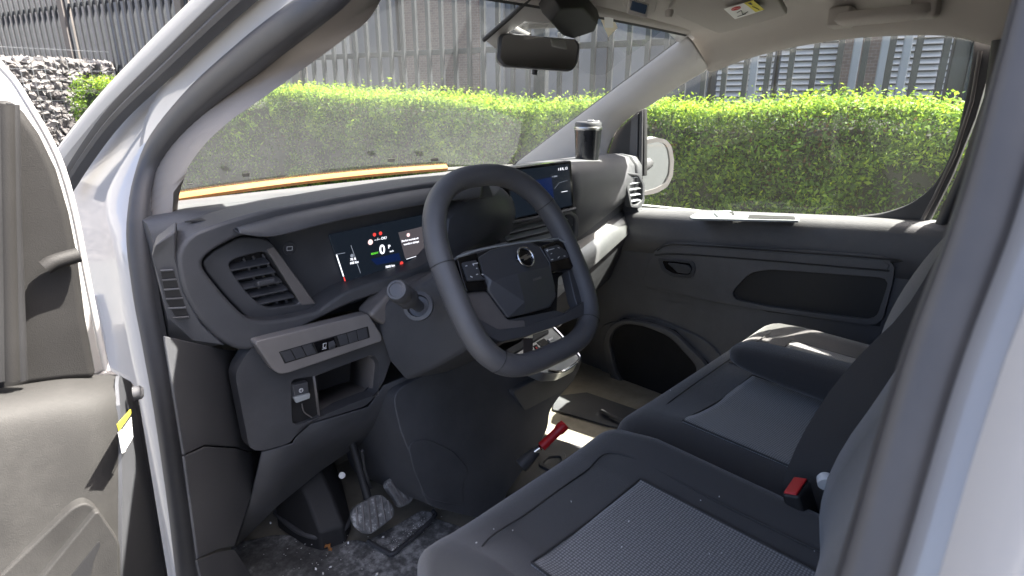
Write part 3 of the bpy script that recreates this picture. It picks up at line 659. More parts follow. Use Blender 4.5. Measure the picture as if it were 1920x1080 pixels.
tube('label_ring', [cc_+ux*.013*math.cos(a)+uy*.009*math.sin(a) for a in np.linspace(0, 6.2832, 24)], .0010, M['redink'], vis, n=5)
tube('label_slash', [cc_-ux*.010-uy*.004, cc_+ux*.010+uy*.004], .0010, M['redink'], vis, n=5)
tube('label_mark', crom([ov(1382,24,.001), ov(1390,20,.001), ov(1393,27,.001), ov(1402,22,.001)], 3), .0007, M['ink'], vis, n=5)
tube('label_mark', [ov(1383,31,.001), ov(1398,26,.001)], .0006, M['ink'], vis, n=5)
plate('label_warning', [ov(1402,7,.0014), ov(1408,5,.0014), ov(1411,10,.0014)], .0003, M['ink'], vis, bevel=0)
tube('label_mark', [ov(1411,12,.0014), ov(1423,18,.0014)], .0006, M['ink'], vis, n=5)
lathe('visor_clip', [(.008,0),(.009,.006),(.006,.014)], M['headliner'], vis, at=S(1255,18,z=1.6414), axis=Vector((0,0,-1)), n=12)
lm = [S(1168,4,z=1.6386), S(1225,14,z=1.6386), S(1222,33,z=1.6321), S(1195,32,z=1.6293), S(1172,22,z=1.6321)]
lamp = plate('roof_console', [S(1150,-20,z=1.6461), S(1235,-5,z=1.6461), S(1228,24,z=1.6386), S(1205,36,z=1.6330), S(1178,26,z=1.6349)], .03, M['headliner'], van, r=.015, bevel=.008)
nl_ = Vector((-.55,-.75,-.35)).normalized(); cl_ = S(1195,14,z=1.6275)
plate('console_display', [S(*p, n=nl_, d=nl_.dot(cl_)) for p in ((1186,2),(1214,10),(1210,27),(1182,19))], .004, M['screen'], lamp, bevel=.001)
plate('display_bezel', [S(*p, n=nl_, d=nl_.dot(cl_)-.004) for p in ((1180,0),(1218,8),(1213,34),(1176,26))], .006, M['pillar'], lamp, bevel=.002)
# grab handle above the window
gh = [S(1572,40,x=.545), S(1592,37,x=.515), S(1650,31,x=.508), S(1715,24,x=.512), S(1742,16,x=.545)]
g_ = sweep('grab_handle', crom(gh, 6), [(.016,-.010),(.016,.006),(.008,.011),(-.008,.011),(-.016,.006),(-.016,-.010),(-.008,-.013),(.008,-.013)], M['headliner'], van, side=Vector((-.5,0,-.87)), smooth=60)
box('handle_mount', S(1578,33,x=.545), (.05,.05,.045), M['headliner'], g_, bevel=.008); box('handle_mount', S(1735,14,x=.545), (.05,.05,.045), M['headliner'], g_, bevel=.008)

# --- rear-view mirror and sensor cover
nr_ = Vector((-.50,-.86,.06)).normalized(); rc = S(1008,98,x=-.02); 
def rv(px, py, lift=0): return S(px, py, n=nr_, d=nr_.dot(rc)+lift)
rvo = [(936,66),(950,62),(1080,74),(1087,84),(1083,118),(1072,134),(944,125),(931,112)]
cr = sum([rv(*p) for p in rvo], Vector())/len(rvo); fo = fillet([rv(*p) for p in rvo], .012, 5)
rvm = loft('rear_view_mirror', [[cr+(p-cr)*s_-nr_*d_ for p in fo] for s_, d_ in ((.96,-.002),(1,0),(1.0,.012),(.9,.028),(.6,.036))], M['smooth'], van, smooth=50)
plate('mirror_glass', [cr+(p-cr)*.93+nr_*.0035 for p in fo], .002, M['dmirror'], rvm, bevel=0)
tube('dimming_tab', [rv(1003,131,.004), rv(1002,140,.004)], .006, M['dark'], rvm)
tube('mirror_stem', crom([rv(990,75,-.03), rv(966,62,-.045), rv(962,52,-.055), rv(985,42,-.065), rv(1050,38,-.07), rv(1085,25,-.06)], 6), .015, M['dark'], rvm)
# shroud on the glass above the mirror: pale printed band, dark cover
plate('printed_band', [on_ws(*p, .003) for p in ((908,74),(1002,-12),(1120,-12),(1116,18),(1061,47),(984,40),(955,60),(930,92))], .001, M['pillar'], ws, bevel=0)
tube('band_edge', [on_ws(*p, .004) for p in ((907,75),(956,32),(1004,-14))], .005, M['dark'], ws)
sh = [on_ws(*p, .005) for p in ((1008,6),(1030,-25),(1085,-25),(1118,14),(1110,33),(1062,49),(1040,42))]
dn = Vector((0,-.49,-.87))*.04; mids = sum(sh, Vector())/7
sc_ = loft('sensor_cover', [sh, [mids+(p-mids)*.98+dn*.5 for p in sh], [mids+(p-mids)*.8+dn for p in sh]], M['dark'], van, smooth=50, bevel=.004)

# ================================================================ dashboard
# main mass: yz sections along x
def sec(x, yf, zt, zb):
    return [Vector((x, y, z)) for y, z in ((1.00,1.222),(.80,1.243),(.60,zt-.036),(.45,zt-.012),(yf+.06,zt),(yf+.025,zt-.004),(yf+.012,zt-.02),(yf+.012,zb+.06),(yf+.05,zb),(.60,zb-.02),(1.00,zb-.02))]
ds = loft('dashboard', [sec(-.80,.36,1.285,1.06), sec(-.74,.325,1.298,1.06), sec(-.5,.32,1.300,1.06), sec(-.3,.32,1.303,1.04), sec(-.1,.33,1.300,1.02), sec(.15,.35,1.29,1.02), sec(.35,.38,1.285,1.02), sec(.60,.41,1.275,1.02)], M['dash'], van, smooth=50)
# binnacle: hooded face with one long opening for vent and instruments
fy = dict(y=.262)
fo = SL([(331,476),(352,442),(420,416),(500,393),(640,367),(800,342),(905,332),(925,352),(930,400),(905,440),(850,495),(800,522),(664,566),(610,592),(560,618),(500,648),(455,660),(420,645),(372,600),(340,540)], **fy)
fi = SL([(377,490),(398,470),(452,441),(500,433),(560,432),(640,410),(790,384),(868,372),(880,395),(850,440),(800,497),(650,546),(610,573),(597,584),(540,598),(492,603),(462,597),(425,560),(385,510)], **fy)
fp = ring('binnacle', fo, fi, .09, M['dash'], ds, r=.025, ri=.02, n=120, bevel=.011, seg=4, smooth=60)
# brow: the hood that reaches out over the instruments
b0 = SL([(448,438),(482,444),(515,446),(560,433),(640,412),(720,397),(790,384),(860,374),(905,372)], y=.235)
b1 = SL([(440,430),(460,420),(484,410),(540,395),(640,378),(720,362),(790,351),(860,342),(910,338)], y=.265)
b2 = [p+Vector((0,.10,.004)) for p in b1]; b3 = [p+Vector((0,.06,.006)) for p in b0]
loft('brow', [b3, [p+Vector((0,.004,-.002)) for p in b0], b0, [p.lerp(q, .12)+Vector((0,-.002,.004)) for p, q in zip(b0, b1)], [p.lerp(q, .55)+Vector((0,0,.008)) for p, q in zip(b0, b1)], b1, b2], M['dash'], ds, closed=False, cap=False, smooth=60, subd=1, solid=.003)
plate('demister_slot', SL([(346,415),(430,397),(486,391),(470,397),(440,402),(405,412)], z=1.2885), .002, M['dark'], ds, bevel=0)
# recess floor behind the opening
plate('instrument_recess', SL([(360,480),(450,425),(900,350),(905,420),(810,515),(640,575),(480,620),(380,560)], y=.318), .004, M['smooth'], ds, bevel=0)
# dash end cap with demister slots
ec = [(-.83,.30),(-.805,.262)]
cap_ = [S(284,480,x=-.825), S(290,462,x=-.825), S(330,430,y=.275), S(330,484,y=.268), S(345,545,y=.268), S(378,607,y=.268), S(424,650,y=.268), S(360,640,y=.285), S(315,600,x=-.825), S(300,545,x=-.825)]
endc = plate('dash_end_cap', cap_, .05, M['dash'], ds, bevel=.004)
en = pnormal(cap_); en = en if en.dot(CAM-cap_[0]) > 0 else -en; ed = en.dot(sum(cap_, Vector())/len(cap_))
def oe(px, py, lift=.004): return S(px, py, n=en, d=ed+lift)
plate('slot_recess', [oe(*p) for p in ((301,507),(325,507),(355,597),(318,597))], .003, M['dark'], endc, bevel=0)
for k in range(6):
    t = k/5; a = oe(301+t*17, 508+t*88, .006); c = oe(325+t*29, 506+t*88, .006)
    tube('slot_fin', [a, c], .0018, M['smooth'], endc, n=6)

def vent(name, outline, plane, nfin, nvert, rim_m, fin_m, parent, along, rim=.012, r=.012, depth=.012, knob=None):
    """outlet: bezel ring, dark throat, blades and uprights"""
    o = SL(outline, **plane); o, n_ = facing(o); c = sum(o, Vector())/len(o)
    inner = [p+(c-p).normalized()*rim for p in o]
    rg_ = ring(name, [p+n_*.004 for p in o], [p+n_*.004 for p in inner], depth, rim_m, parent, r=r, ri=r*.8, bevel=.003, seg=3)
    plate('vent_throat', [p-n_*(depth-.001) for p in o], .002, M['dark'], rg_, r=r, bevel=0)
    return rg_, inner, n_
# left outlet housing: angled plate, opening, blades
vp = dict(y=.288)
hs_o = SL([(378,492),(398,472),(452,443),(505,448),(600,578),(592,585),(540,598),(492,602),(464,596),(428,560),(388,512)], **vp)
hs_i = SL([(429,494),(444,484),(492,472),(504,476),(562,562),(560,570),(508,578),(488,572),(460,545),(434,508)], y=.284)
vh = ring('air_vent', hs_o, hs_i, .03, M['smooth'], van, r=.012, ri=.012, n=96, bevel=.004, seg=3)
plate('vent_throat', SL([(425,485),(505,465),(570,570),(505,585),(455,550)], y=.316), .002, M['dark'], vh, bevel=0)
fins = [((431,505),(506,490)),((441,522),(517,507)),((452,540),(529,525)),((466,556),(540,540)),((481,569),(552,554))]
for a, c in fins:
    A = S(*a, y=.286); B = S(*c, y=.286); A2 = A+Vector((0,.02,.004)); B2 = B+Vector((0,.02,.004))
    plate('vent_blade', [A+Vector((0,0,-.0016)), B+Vector((0,0,-.0016)), B2, A2], .003, M['smooth'], vh, bevel=.0008)
for px in ((456,484,505,576),(474,480,523,574),(492,476,540,570)):
    tube('vent_upright', SL([(px[0],px[1]),(px[2],px[3])], y=.305), .0022, M['smooth'], vh, n=6)
box('vent_knob', S(497,528,y=.279), (.030,.012,.009), M['smooth'], vh, bevel=.003)
plate('vent_side_trim', SL([(500,468),(514,462),(593,570),(566,573)], y=.2835), .006, M['grey_trim'], vh, bevel=.002)
# hazard-style push button
bt = S(543,466,y=.3165); lathe('push_button', [(.0115,-.002),(.0115,.001),(.0100,.0014),(.0098,.0006),(.0092,.0006),(.0090,.0012)], M['smooth'], ds, at=bt, axis=Vector((0,-1,.08)))
for a, c in (((538,463),(548,462)),((538,470),(548,469)),((538,463),(538,470)),((548,462),(548,469))): tube('button_mark', SL([a, c], y=.3146), .0005, M['whitemark'], ds, n=4)

# instrument display
cy_ = dict(y=.310)
cs = plate('instrument_display', SL([(617,441),(800,402),(812,490),(648,537)], **cy_), .006, M['screen'], van, bevel=.001)
def oc(px, py, lift=.001): return S(px, py, y=.310-lift)
def bar(name, a, b_, wpx, mat, parent, fn, lift=.001):
    A = fn(a[0], a[1], lift); B = fn(b_[0], b_[1], lift); tube(name, [A, B], wpx, mat, parent, n=5)
bar('charge_bar', (631,478), (644,518), .0011, M['e_white'], cs, oc); bar('charge_bar', (645,520), (647,527), .0012, M['e_red'], cs, oc); bar('gauge_tick', (630,477), (647,474), .0005, M['e_grey'], cs, oc)
bar('gauge_line', (658,460), (676,512), .0005, M['e_grey'], cs, oc)
def tx(body, px, py, size, mat, parent, fn, bold=0, ux=(1,0,0), uy=(0,0,1)): text('screen_text', body, size, fn(px, py, .0012), ux, uy, mat, parent, bold=bold)
tx('0', 712, 477, .026, M['e_white'], cs, oc, .0004); tx('P', 728, 466, .010, M['e_white'], cs, oc, .0002); tx('km/h', 731, 473, .0045, M['e_white'], cs, oc)
tx('READY', 696, 478, .0052, M['e_green'], cs, oc, .0001); tx('7002 km', 723, 503, .0062, M['e_white'], cs, oc, .0001)
tx('76 %', 657, 489, .0062, M['e_white'], cs, oc, .0001); tx('160 km', 656, 496, .0062, M['e_white'], cs, oc, .0001)
tx('-- /-- OK?', 702, 452, .0072, M['e_white'], cs, oc)
tx('Zet het voertuig uit', 753, 454, .0052, M['e_white'], cs, oc, .0001); tx('voordat u uitstapt', 757, 460, .0052, M['e_white'], cs, oc, .0001)
def disc(name, px, py, r, mat, parent, fn, ax=Vector((0,-1,0)), lift=.001): return lathe(name, [(r,0),(r,.0004)], mat, parent, at=fn(px, py, lift), axis=ax, n=16)
disc('warning_icon', 694.5, 454, .0052, M['e_pink'], cs, oc); disc('warning_icon', 702, 440, .0035, M['e_red'], cs, oc); disc('warning_icon', 713.5, 437.5, .0035, M['e_red'], cs, oc)
disc('warning_icon', 753, 493.5, .0038, M['e_red'], cs, oc); disc('warning_icon', 765.5, 440.5, .0038, M['e_pink'], cs, oc); disc('warning_icon', 660, 479.5, .0034, M['e_grey'], cs, oc)
plate('display_panel', [oc(747,436,.0006), oc(795,424,.0006), oc(800,472,.0006), oc(760,485,.0006)], .0004, M['e_panel'], cs, bevel=0)
plate('display_glow', [oc(695,486,.0006), oc(748,474,.0006), oc(752,488,.0006), oc(706,497,.0006)], .0004, M['e_blue'], cs, bevel=0)
bar('panel_line', (762,486), (798,475), .0005, M['e_white'], cs, oc)

# --- centre: touch screen, outlet under it, passenger bulge, trim strip, glovebox
tn = Vector((-.12,-.99,.02)).normalized(); tc_ = S(1010,355,y=.30)
def ot(px, py, lift=0): return S(px, py, n=tn, d=tn.dot(tc_)+lift)
ts = plate('touch_screen', [ot(905,322), ot(1071,301), ot(1077,390), ot(925,424)], .022, M['gloss'], van, r=.004, bevel=.002)
plate('screen_face', [ot(912,326,.0008), ot(1067,307,.0008), ot(1072,385,.0008), ot(930,417,.0008)], .0006, M['screen'], ts, bevel=0)
def o2(px, py, lift=.001): return ot(px, py, lift+.0008)
plate('screen_panel', [o2(1004,338,.0004), o2(1034,332,.0004), o2(1039,374,.0004), o2(1012,380,.0004)], .0003, M['e_blue'], ts, bevel=0)
tux = (ot(1060,312)-ot(1000,320)).normalized()
text('screen_text', '1 8 R, 13', .009, o2(1046,320,.0012), tux, (0,0,1), M['e_white'], ts); text('screen_text', 'F 10000', .0055, o2(1035,333,.0012), tux, (0,0,1), M['e_grey'], ts, bold=.0001)
bar('screen_line', (1053,360), (1064,358), .0006, M['e_white'], ts, o2); bar('screen_line', (1048,343), (1064,338), .0003, M['e_grey'], ts, o2); bar('screen_line', (1040,354), (1048,343), .0003, M['e_grey'], ts, o2)
sweep('screen_bezel', [ot(925,424,.006), ot(1000,409,.006), ot(1079,391,.006)], circ(.0045, 8), M['smooth'], ts, side=Vector((0,0,1)))
# chrome-edged frame left of the screen
cf = plate('screen_frame', [ot(931,350,.01), ot(937,349,.01), ot(945,410,.01), ot(932,412,.01)], .02, M['chrome'], ts, bevel=.002)
plate('frame_panel', [ot(938,350,.009), ot(957,350,.009), ot(958,412,.009), ot(945,414,.009)], .02, M['gloss'], ts, bevel=.002)
# centre pod between binnacle and screen
pod = loft('centre_pod', [SL([(830,405),(880,360),(935,350),(950,400),(935,430),(905,455),(850,500),(815,480)], y=.25), SL([(815,395),(880,345),(945,340),(975,400),(955,440),(905,470),(840,515),(795,490)], y=.30), SL([(800,380),(880,335),(970,335),(1000,400),(970,450),(905,480),(840,525),(780,500)], y=.42)], M['smooth'], ds, smooth=40, subd=2)
# centre outlet
vo = SL([(935,440),(950,424),(1070,394),(1085,405),(1086,440),(1075,470),(1040,470),(940,470)], y=.318)
vi = SL([(948,441),(958,430),(1068,402),(1078,410),(1078,436),(1070,455),(1035,465),(950,462)], y=.318)
cv = ring('air_vent', vo, vi, .03, M['smooth'], van, r=.01, ri=.008, bevel=.004, seg=3)
plate('vent_throat', SL([(938,440),(955,422),(1072,395),(1084,440),(1072,465),(945,470)], y=.347), .002, M['dark'], cv, bevel=0)
for a, c in (((952,437),(1078,408)),((952,450),(1078,420)),((955,463),(1076,434)),((975,468),(1072,447))):
    A = S(*a, y=.325); B = S(*c, y=.325); plate('vent_blade', [A, B, B+Vector((0,.018,.005)), A+Vector((0,.018,.005))], .003, M['satin'], cv, bevel=.0008)
# passenger bulge
rg = []
for k in range(9):
    t = k/8; x = .165+t*.39; yf = .325+.055*t**1.3; dz = .0-.004*t
    q = [(yf+.40,1.25),(yf+.16,1.298),(yf+.07,1.306),(yf+.02,1.300),(yf-.004,1.275),(yf-.010,1.235),(yf-.002,1.195),(yf+.02,1.165),(yf+.06,1.148),(yf+.14,1.14),(yf+.40,1.14)]
    rg.append([Vector((x, a, b_+dz-(.09*(1-t)*min(1, max(0, (1.235-b_)/.07)) if b_ < 1.235 else 0))) for a, b_ in q])
pb_ = loft('passenger_dash', rg, M['dash'], van, smooth=180, bevel=.0)
# outlet at its right end
xe = .553; yv = .378
ve = loft('end_vent_housing', [[Vector((xe+dx, y+.012*(dx>.02), 1.235+(z-1.235)*s_)) for y, z in ((yv+.35,1.245),(yv+.16,1.294),(yv+.06,1.302),(yv+.012,1.296),(yv-.008,1.270),(yv-.012,1.23),(yv-.004,1.19),(yv+.02,1.165),(yv+.10,1.15),(yv+.35,1.15))] for dx, s_ in ((.002,1.0),(.02,1.0),(.045,.96),(.052,.90))], M['dash'], van, smooth=180)
vo_ = SL([(1172,323),(1200,326),(1209,345),(1209,380),(1198,390),(1183,389),(1176,355)], x=None, y=.362)
vi_ = SL([(1176,327),(1197,330),(1205,346),(1205,374),(1195,384),(1186,384),(1180,355)], y=.362)
rv_ = ring('air_vent', vo_, vi_, .02, M['dash'], van, r=.008, ri=.006, bevel=.003)
plate('vent_throat', SL([(1174,325),(1204,328),(1208,380),(1184,388)], y=.381), .002, M['dark'], rv_, bevel=0)
for k in range(5):
    t = k/4; A = S(1178+t*7, 334+t*43, y=.3655); B = S(1200+t*4-abs(t-.5)*2, 330+t*44, y=.3655)
    plate('vent_blade', [A+Vector((0,0,-.0015)), B+Vector((0,0,-.0015)), B+Vector((0,.014,.004)), A+Vector((0,.014,.004))], .0025, M['satin'], rv_, bevel=.0006)
# silver strip and glovebox below
def yb(x): return .345+.045*max(0, (x-.1)/.45)**1.2
def strip(name, z0, z1, dy0, dy1, mat, x0=.02, x1=.562, th=.02, parent=None):
    xs = np.linspace(x0, x1, 14); a = [Vector((x, yb(x)+dy0, z0(x))) for x in xs]; c = [Vector((x, yb(x)+dy1, z1(x))) for x in xs]
    back = [p+Vector((0,th,0)) for p in c]; bb = [p+Vector((0,th,0)) for p in a]
    return loft(name, [bb, a, a, [p.lerp(q, .5)+Vector((0,-.004,0)) for p, q in zip(a, c)], c, c, back], mat, parent or van, closed=False, cap=False, smooth=40, solid=.002)
zt_ = lambda x: 1.107-.22*(.55-x); zb_ = lambda x: 1.060-.27*(.56-x)
strip('trim_strip', zb_, zt_, -.014, .012, M['strip']); gb = strip('glovebox', lambda x: zb_(x)-.16, lambda x: zb_(x)-.003, .05, -.006, M['dash2'], th=.2)
strip('shelf_lip', zt_, lambda x: zt_(x)+.04, .012, .06, M['dash'], th=.2); strip('glovebox_underside', lambda x: zb_(x)-.19, lambda x: zb_(x)-.16, .2, .05, M['dash2'], th=.2)
# dash end next to the passenger door
eq = [Vector((.566, y, z)) for y, z in ((.375,1.155),(.355,1.12),(.35,1.08),(.365,1.02),(.41,.95),(.50,.90),(.75,.88),(.75,1.16))]
plate('dash_end_cheek', eq, .03, M['dash'], van, r=.03, bevel=.006)

# --- lower dash on the driver's side
ky = .245
low = ring('knee_panel', SL([(470,652),(500,640),(690,590),(735,588),(745,640),(718,720),(690,760),(560,800),(548,830),(490,846),(468,842),(440,700)], y=ky+.02), SL([(545,712),(590,705),(700,664),(712,680),(708,740),(690,745),(560,797),(548,795)], y=ky+.02), .03, M['dash2'], van, r=.015, ri=.01, n=110, bevel=.005, seg=3)
swp = plate('switch_panel', SL([(476,641),(690,588),(716,629),(716,640),(540,700),(523,702),(510,692)], y=ky-.004), .022, M['switch_trim'], van, r=.008, bevel=.003, seg=3)
def os_(px, py, lift=.001): return S(px, py, y=ky-.004-lift)
plate('switch_bank', [os_(523,660,.0006), os_(690,612,.0006), os_(694,633,.0006), os_(534,682,.0006)], .001, M['dark'], swp, bevel=.0004)
def lerp2(p, q, t): return (p[0]+(q[0]-p[0])*t, p[1]+(q[1]-p[1])*t)
for t0, t1 in ((.01,.125),(.135,.25),(.26,.37),(.66,.76),(.77,.87),(.88,.99)):
    a, b_, c, d = lerp2((524,662),(689,614),t0), lerp2((524,662),(689,614),t1), lerp2((535,680),(692,633),t1), lerp2((535,680),(692,633),t0)
    plate('blank_switch', [os_(*p, .0022) for p in (a, b_, c, d)], .002, M['smooth'], swp, bevel=.0008)
a, b_, c, d = lerp2((524,662),(689,614),.39), lerp2((524,662),(689,614),.62), lerp2((535,680),(692,633),.62), lerp2((535,680),(692,633),.39)
plate('level_switch', [os_(*p, .0018) for p in (a, b_, c, d)], .002, M['gloss'], swp, bevel=.0006)
tube('switch_mark', [os_(606,645,.003), os_(612,643,.003), os_(611,651,.003), os_(606,652,.003), os_(606,645,.003)], .0006, M['whitemark'], swp, n=5); tube('switch_mark', [os_(604,655,.003), os_(612,653,.003)], .0005, M['whitemark'], swp, n=5)
lathe('thumb_wheel', [(.004,-.006),(.009,-.005),(.009,.005),(.004,.006)], M['smooth'], swp, at=os_(619,646,-.003), axis=Vector((1,0,.05)), n=20)
# open tray beside it
ty = ky+.022
t_o = SL([(590,705),(700,662),(714,678),(710,742),(690,748),(600,782)], y=ty)
loft('open_tray', [t_o, [p+Vector((-.004,.02,.002)) for p in t_o], [p+Vector((-.012,.085,.006)) for p in t_o]], M['grey_trim'], van, cap=False, smooth=30, solid=.001)
plate('tray_back', [p+Vector((-.012,.084,.006)) for p in t_o], .002, M['dark'], low, bevel=0)
# parking brake switch in its bay
bay = plate('brake_bay', SL([(540,715),(586,702),(596,712),(598,775),(556,800),(548,792)], y=ky+.028), .004, M['dark'], low, bevel=0)
sb_ = plate('brake_switch', SL([(549,723),(578,716),(581,745),(553,752)], y=ky+.012), .014, M['smooth'], low, bevel=.002)
plate('brake_switch_lip', SL([(551,746),(582,738),(581,747),(556,756)], y=ky+.006), .006, M['satin'], low, bevel=.001)
def ob(px, py, lift=.001): return S(px, py, y=ky+.012-lift)
tube('brake_mark', [ob(564.5,732)+Vector((.0035*math.cos(a), 0, .0035*math.sin(a))) for a in np.linspace(0,6.3,16)], .0005, M['whitemark'], low, n=4)
tube('brake_mark', [ob(563,735), ob(563,730), ob(566,729.5), ob(566,732)], .0004, M['whitemark'], low, n=4)
tube('bay_seam', crom(SL([(566,757),(570,772),(585,783)], y=ky+.02), 4), .0012, M['grey_trim'], low, n=5)
# kick panels on the left
kn = Vector((.80,-.60,.0)).normalized(); kc = Vector((-.775,.27,0))
def ok_(px, py, lift=0): return S(px, py, n=kn, d=kn.dot(kc)+lift)
plate('kick_panel', [ok_(*p) for p in ((310,630),(420,655),(468,660),(490,700),(545,800),(490,846),(468,845),(445,838),(385,834),(346,853))], .004, M['dash2'], van, bevel=.004)
plate('kick_panel', [ok_(*p, .002) for p in ((346,856),(385,837),(445,841),(468,848),(493,843),(488,880),(440,1024),(410,1030),(372,1048))], .004, M['dash2'], van, bevel=.004)
plate('sill_trim', [ok_(*p, .004) for p in ((370,1050),(412,1034),(440,1030),(500,1120),(400,1180))], .004, M['dash2'], van, bevel=.004)
# underside of the knee panel sloping away to the pedals
uq = SL([(490,846),(548,830),(560,800),(690,762),(718,722),(900,650)], y=ky+.025); ur = SL([(440,1024),(520,945),(600,880),(680,825),(760,770),(960,690)], y=ky+.16)
loft('knee_underside', [uq, [a.lerp(b_, .5)+Vector((0,-.006,-.004)) for a, b_ in zip(uq, ur)], ur, [p+Vector((0,.3,.1)) for p in ur]], M['dash2'], van, closed=False, cap=False, smooth=60, solid=.004)

# --- steering column, stalk and wheel
TW = R_(31.6); WC = Vector((-.38, 0, 1.206)); WV = Vector((0, math.sin(TW), math.cos(TW))); WN = Vector((0, -math.cos(TW), math.sin(TW)))
def W(u, v, w_=0): return WC+Vector((u,0,0))+WV*v+WN*w_
def ow(px, py, lift=0): return S(px, py, n=WN, d=WN.dot(WC)+lift)
rgs = []
for w_, s_, dv_ in ((-.035,.86,0),(-.05,1,0),(-.12,1.08,-.005),(-.22,1.15,-.005),(-.30,1.2,-.0)):
    rgs.append([W(u*s_, v*s_+dv_, w_) for u, v in ((-.085,.035),(-.05,.052),(.05,.052),(.085,.035),(.09,-.05),(.075,-.088),(.0,-.10),(-.075,-.088),(-.09,-.05))])
scol = loft('steering_column', rgs, M['dash2'], van, smooth=40, bevel=.008, seg=3)
kb = S(748,547,t=.835); bs = S(786,575,t=.93)
lathe('stalk_socket', [(.024,0),(.024,.006),(.018,.008),(.016,.002)], M['smooth'], scol, at=bs, axis=(kb-bs).normalized(), n=20)
ax_ = (kb-bs).normalized(); ln = (kb-bs).length
stk = lathe('light_stalk', [(.009,0),(.010,ln*.45),(.013,ln*.5),(.0165,ln*.58),(.0165,ln*.8),(.0155,ln*.82),(.0155,ln*.86),(.0165,ln*.88),(.0165,ln*1.05),(.0140,ln*1.12),(.0105,ln*1.13),(.0100,ln*1.12),(.0090,ln*1.125)], M['smooth'], van, at=bs, axis=ax_, n=24, smooth=35)
tube('stalk_mark', [S(762,553,t=.842), S(768,548,t=.842)], .0012, M['whitemark'], stk, n=5); tube('stalk_mark', [S(763,558,t=.842), S(768,556,t=.842)], .0009, M['whitemark'], stk, n=5)
plate('column_shelf', SL([(692,592),(735,545),(800,518),(850,505),(850,560),(720,612)], y=.235), .05, M['grey_trim'], van, bevel=.01)

# rim
def rim_pt(th):
    c, s_ = math.cos(th), math.sin(th); n_ = 2.5 if s_ > 0 else 3.4; b_ = .161 if s_ > 0 else .158
    return .141*math.copysign(abs(c)**(2/n_), c), b_*math.copysign(abs(s_)**(2/n_), s_)
NR = 110; rings = []
for i in range(NR):
    th = 2*math.pi*i/NR; u, v = rim_pt(th); u2, v2 = rim_pt(th+.01); u0, v0 = rim_pt(th-.01)
    t = Vector((u2-u0, v2-v0)).normalized(); nx, nz = t.y, -t.x
    g = 1+.10*max(0, math.sin(th*1-.6)); 
    rings.append([W(u+nx*.0178*math.cos(a), v+nz*.0178*math.cos(a), .0205*math.sin(a)) for a in np.linspace(0, 2*math.pi, 17)[:-1]])
vsr = [p for r in rings for p in r]; fsr = [[i*16+j, i*16+(j+1)%16, ((i+1)%NR)*16+(j+1)%16, ((i+1)%NR)*16+j] for i in range(NR) for j in range(16)]
sw = mesh('steering_wheel', vsr, fsr, M['leather'], van, smooth=180, fixn=True)
# seams across the rim
for i in (9, 53, 96, 70):
    tube('rim_seam', [p+(p-sum(rings[i], Vector())/16)*.03 for p in rings[i]]+[rings[i][0]], .0007, M['ink'], sw, n=5)
seam = []
for i in range(48, 82):
    seam.append(rings[i % NR][9].lerp(rings[i % NR][10], .4)+(rings[i % NR][9]-sum(rings[i % NR], Vector())/16)*.02)
tube('rim_stitch', seam, .0008, M['grey_trim'], sw, n=5)
# spokes
def wpl(name, px, lift, th, mat, r=.006, bevel=.003, **k): return plate(name, [ow(p[0], p[1], lift) for p in px], th, mat, sw, r=r, bevel=bevel, seg=3, **k)
wpl('side_spoke', [(832,462),(852,484),(862,512),(878,552),(905,600),(930,620),(920,645),(880,610),(838,540),(820,480)], .0, .022, M['smooth'])
wpl('lower_spoke', [(896,596),(935,618),(985,612),(1060,588),(1112,552),(1112,584),(1045,611),(985,631),(940,641),(905,626)], .006, .024, M['smooth'], bevel=.006)
wpl('side_spoke', [(1060,470),(1084,488),(1110,540),(1112,600),(1090,592),(1078,560),(1066,508)], .002, .02, M['smooth'])
wpl('spoke_web', [(862,548),(912,546),(952,600),(985,600),(985,622),(935,622),(888,598)], .003, .012, M['grey_trim'])
wpl('hub_lower', [(905,546),(912,546),(950,600),(1042,582),(1062,588),(985,618),(935,626),(892,600)], .001, .014, M['smooth'])
wpl('hub_back', [(862,484),(930,462),(1010,452),(1060,452),(1078,500),(1048,520),(1045,590),(950,606),(900,560)], -.012, .02, M['dark'])
po = [(896,483),(919,469),(948,461),(977,456),(999,456),(1013,464),(1022,480),(1031,500),(1039,530),(1043,552),(1040,568),(1030,577),(982,590),(949,597),(930,572),(912,546),(903,515)]
pv = {'TL':(896,483,.005),'T1':(919,469,.006),'T2':(948,461,.007),'T3':(977,456,.008),'T4':(1000,456,.007),'T5':(1014,464,.006),'R':(1031,499,.008),'R2':(1040,535,.006),'RB':(1042,556,.005),'RC':(1031,577,.005),'BM':(984,589,.007),'BL':(950,597,.004),'L2':(912,546,.004),'L':(904,515,.006),'A':(921,526,.017),'B':(970,513,.023),'C':(984,566,.020)}
kv = list(pv); iv = {k: i for i, k in enumerate(kv)}
vv = [ow(*pv[k]) for k in kv]; oring = ['TL','T1','T2','T3','T4','T5','R','R2','RB','RC','BM','BL','L2','L']
sk = [ow(pv[k][0], pv[k][1], -.016) for k in oring]; vv += sk
ff = [['TL','T1','T2','T3','T4','T5','R','B','A','L'], ['A','B','C'], ['L','A','L2'], ['A','C','BL','L2'], ['B','R','R2','RB','RC','BM','C'], ['C','BM','BL']]
ff = [[iv[k] for k in f] for f in ff]; n0 = len(kv); no = len(oring)
ff += [[iv[oring[(i+1) % no]], iv[oring[i]], n0+i, n0+(i+1) % no] for i in range(no)]
mesh('airbag_pad', vv, ff, M['smooth'], sw, smooth=15, bevel=.0035, seg=4, fixn=True)
lp_ = [(857,484),(895,473),(897,484),(904,516),(918,530),(912,545),(876,548),(866,520)]; wpl('switch_pod', lp_, .008, .02, M['gloss'], r=.004, bevel=.003)
